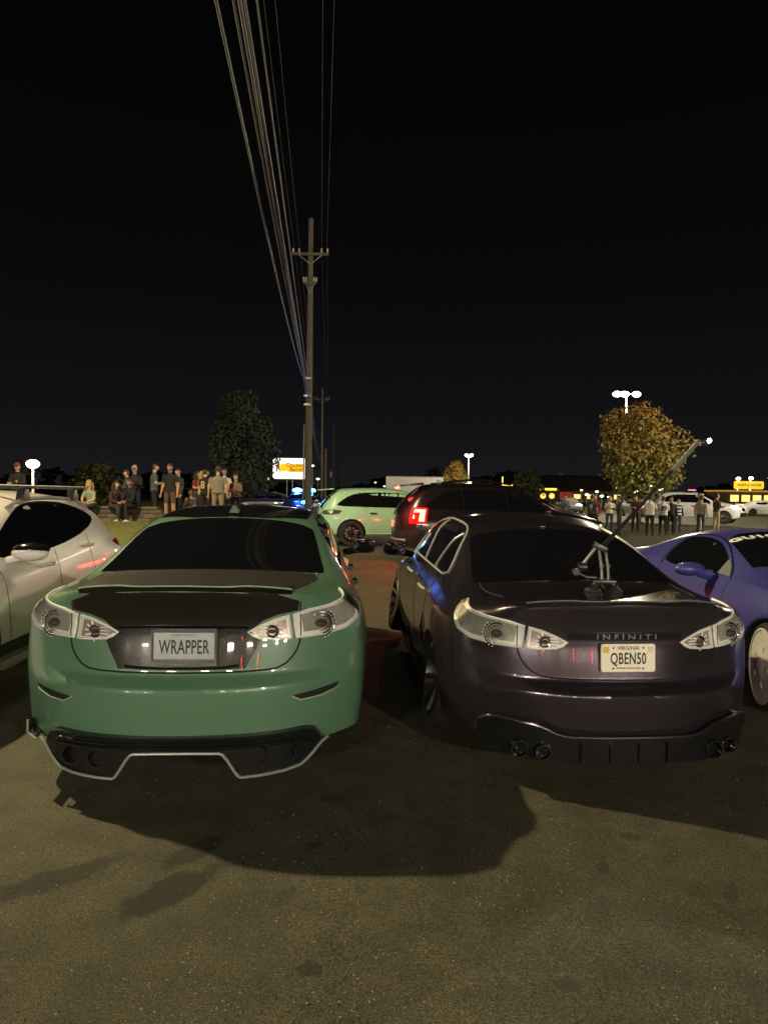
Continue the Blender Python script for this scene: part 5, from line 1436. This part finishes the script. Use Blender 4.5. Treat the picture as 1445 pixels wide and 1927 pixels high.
    if cap:
        cb = MB(); cb.sphere((0, 0, 0), (.093, .112, .105), 18, 10)
        cb.f = [f for f in cb.f if sum(cb.v[i][2] for i in f) / len(f) > .0]; cb.mi = [0] * len(cb.f)
        cb.add([(-.07, .085, .0), (.07, .085, .0), (.055, .17, -.012), (0, .19, -.01), (-.055, .17, -.012), (-.07, .085, .012), (.07, .085, .012), (.055, .17, -.002), (0, .19, .0), (-.055, .17, -.002)], [(0, 1, 2, 3, 4), (5, 9, 8, 7, 6), (0, 4, 9, 5), (4, 3, 8, 9), (3, 2, 7, 8), (2, 1, 6, 7)])
        cb.v = [tuple((hc + tz @ V(v) + V((0, -.004, .040))) * S_) for v in cb.v]
        cb.build('cap', cap, o)
    if hood:
        MB().tube([sp(1.02) + V((x, y, zz_)) for x, y, zz_ in ((-.10, .05, .0), (-.12, -.05, .03), (0, -.12, .05), (.12, -.05, .03), (.10, .05, .0))], .035, 8).build('hood', shirt, o)
        o.children[-1].scale = (S_,) * 3
    if back:
        m4 = Matrix.Translation(sp(.55) * S_ + V((0, -.137 * build * S_, .02))) @ FACE_REAR
        text('jersey_number', back[0], back[2], back[1], o, m4, sx=.9, ext=.012, bold=.006)
    # hem and collar
    hm = MB(); n = 20
    pts = [sp(.0) * S_ + V((.176 * build * S_ * math.cos(2 * math.pi * k / n), .129 * build * S_ * math.sin(2 * math.pi * k / n), -.01)) for k in range(n)]
    hm.tube(pts, .010, 6, closed=True); hm.build('shirt_hem', shirt, o)
    return o
BLK = cloth('black', (.010, .010, .011)); DGR = cloth('dark_grey', (.035, .035, .037)); SLATE = cloth('slate_blue', (.055, .070, .085)); GRYT = cloth('grey_green', (.20, .18, .14)); KHA = cloth('khaki', (.24, .19, .12)); BRN = cloth('dark_brown', (.035, .022, .018))
MAR = cloth('maroon', (.18, .02, .03)); WHT = cloth('white', (.55, .52, .46)); TAN = cloth('tan', (.30, .23, .15)); CRM = cloth('cream', (.48, .40, .24)); DRED = cloth('dark_red', (.060, .022, .020)); BRS = cloth('brown_shorts', (.075, .05, .035)); PGR = cloth('pale_green', (.25, .30, .20)); DEN = cloth('denim', (.03, .035, .055)); CAMO = cloth('patterned_brown', (.16, .10, .07))
numw = mat('number_tan', (.50, .36, .14), .6); numb = letter_black; numg = mat('print_pale_blue', (.30, .36, .45), .6)
GL = 'people gathered on the grass bank'; GRr = 'people standing across the lot on the right'
person((-6.68, 21.6), R(180 - 12), 'man in a black tee and brown shorts facing us on the bank', BLK, BRS, 'tan', 'brown', 1.80, 'down', shorts=True, build=1.05, group=GL)
person((-7.28, 21.9), R(-70), 'man in a slate blue tee with folded arms and dark trousers', SLATE, BLK, 'light', 'black', 1.80, 'crossed', group=GL, shoes=shoe_w)
person((-8.35, 21.33), R(-125), 'woman with long brown hair in a dark red top, seated on the wall', DRED, DGR, 'light', 'brown', 1.66, 'lap', 'sit', 'long', long_hair=True, group=GL, z=gz(-8.3, 21.3) - .0)
person((-7.72, 21.33), R(150), 'man in an all black hoodie sitting at the end of the stone wall', BLK, BLK, 'tan', 'brown', 1.76, 'lap', 'sit', 'long', hood=True, group=GL, shoes=shoe_w, turn=.4, z=gz(-7.7, 21.3) - .0)
person((-8.02, 22.25), R(180), 'person in a tan cap bending behind the two people seated on the wall', BLK, BLK, 'light', 'brown', 1.74, 'front', 'lean', 'long', cap=TAN, group=GL)
person((-8.98, 21.33), R(160), 'person in a pale green top seated at the left of the wall', PGR, DEN, 'light', 'blond', 1.68, 'lap', 'sit', long_hair=True, group=GL, z=gz(-9, 21.3) - .0)
person((-6.02, 22.8), R(-60), 'woman with fair hair in a cream top beside the numbered jersey', CRM, DGR, 'light', 'blond', 1.62, 'front', sleeves='long', long_hair=True, group=GL)
person((-5.72, 22.1), R(-20), 'man in a black jersey with a tan number, his back to us', BLK, BLK, 'light', 'black', 1.66, 'front', group=GL, back=('8', numw, .34), turn=-.5)
person((-5.17, 21.5), R(8), 'broad man in a grey green tee and khaki shorts, back to us', GRYT, KHA, 'light', 'brown', 1.74, 'down', shorts=True, build=1.16, group=GL)
person((-4.78, 22.3), R(165), 'small person in a brown patterned top right of the broad man', CAMO, BLK, 'light', 'brown', 1.55, 'front', sleeves='long', group=GL)
person((-6.30, 22.9), R(150), 'person in tan crouching low behind the man in brown shorts', TAN, KHA, 'light', 'brown', 1.6, 'lap', 'sit', group=GL, z=gz(-6.3, 22.9) - .15)
person((-11.65, 22.0), R(180), 'person in a red cap and dark jacket beyond the roof rack', BLK, DEN, 'light', 'brown', 1.76, 'crossed', sleeves='long', cap=MAR, group=GL)
person((-6.95, 23.4), R(140), 'person in dark clothes half hidden between the slate tee and the black tee', DGR, BLK, 'light', 'black', 1.70, 'phone', sleeves='long', group=GL)
person((-6.45, 23.9), R(-120), 'woman in a maroon top talking behind the man in brown shorts', MAR, DEN, 'light', 'brown', 1.64, 'front', long_hair=True, group=GL)
person((-5.45, 23.6), R(170), 'man in a white tee half hidden behind the numbered jersey', WHT, DEN, 'tan', 'black', 1.74, 'phone', group=GL)
person((-8.5, 22.9), R(120), 'person in a slate hoodie standing behind the seated woman', SLATE, BLK, 'light', 'brown', 1.62, 'crossed', sleeves='long', hood=True, group=GL)
person((9.0, 30), R(-25), 'man in a dark tee with a pale print on its back', DGR, BLK, 'tan', 'black', 1.68, 'down', group=GRr, back=('9', numg, .30))
person((9.75, 32), R(150), 'person in a bright maroon shirt facing us across the lot', MAR, BLK, 'light', 'brown', 1.70, 'phone', sleeves='long', group=GRr)
person((10.05, 29.5), R(80), 'person in a charcoal hoodie between the maroon shirt and the white tee', DGR, DGR, 'light', 'black', 1.66, 'front', sleeves='long', hood=True, group=GRr)
person((11.15, 29), R(-15), 'person in a loose white tee and black trousers, back to us', WHT, BLK, 'tan', 'black', 1.70, 'front', build=1.08, group=GRr)
person((11.95, 29.6), R(-12), 'person in a white jersey with number 89 on its back', WHT, BLK, 'light', 'black', 1.66, 'front', build=1.08, group=GRr, back=('89', numb, .30))
person((12.65, 30.5), R(170), 'person all in black right of the number 89 jersey', BLK, BLK, 'tan', 'black', 1.66, 'down', sleeves='long', group=GRr)
person((13.6, 32), R(185), 'person in a black and white striped top facing us', BLK, DEN, 'light', 'brown', 1.55, 'phone', sleeves='long', band=WHT, group=GRr)
person((15.3, 33.5), R(80), 'tall person in tan clothes in front of the white patrol SUV', TAN, TAN, 'light', 'brown', 1.84, 'front', sleeves='long', group=GRr)
person((16.1, 33.5), R(-80), 'person in a dark brown jacket and khaki trousers near the patrol SUV', BRN, KHA, 'tan', 'black', 1.82, 'front', sleeves='long', group=GRr)
person((8.75, 33.5), R(200), 'person in a slate top half hidden behind the dark tee with the pale print', SLATE, BLK, 'light', 'brown', 1.68, 'phone', sleeves='long', group=GRr)
person((10.5, 32.2), R(170), 'woman with long fair hair in a white top holding a phone', WHT, DEN, 'light', 'blond', 1.62, 'phone', long_hair=True, group=GRr)
person((11.5, 31.6), R(140), 'person in a dark red top between the white tee and the number 89 jersey', DRED, BLK, 'light', 'black', 1.70, 'front', group=GRr)
person((14.2, 31.0), R(-40), 'person in a grey green tee and cap right of the striped top', GRYT, DEN, 'tan', 'brown', 1.70, 'down', cap=BLK, group=GRr, build=1.06)
# far-off wood behind everything
fw = MB(); rg = random.Random(21)
for k in range(2600):
    x = rg.uniform(-330, 330); y = rg.uniform(215, 240); top = 4.5 + 2.2 * math.sin(x * .05) + 1.5 * math.sin(x * .17 + 1)
    s_ = rg.uniform(1.2, 2.6); zz = rg.uniform(-.3, top)
    u = Vector((rg.gauss(0, 1), rg.gauss(0, 1), rg.gauss(0, 1))).normalized(); a = u.orthogonal().normalized(); b2 = u.cross(a)
    p = Vector((x, y, zz))
    fw.add([p - a * s_, p + b2 * s_ * .8, p + a * s_, p - b2 * s_ * .8], [(0, 1, 2, 3)])
tag(fw.build('far_wood', LD, smooth=False, fixn=False), kind='stuff')
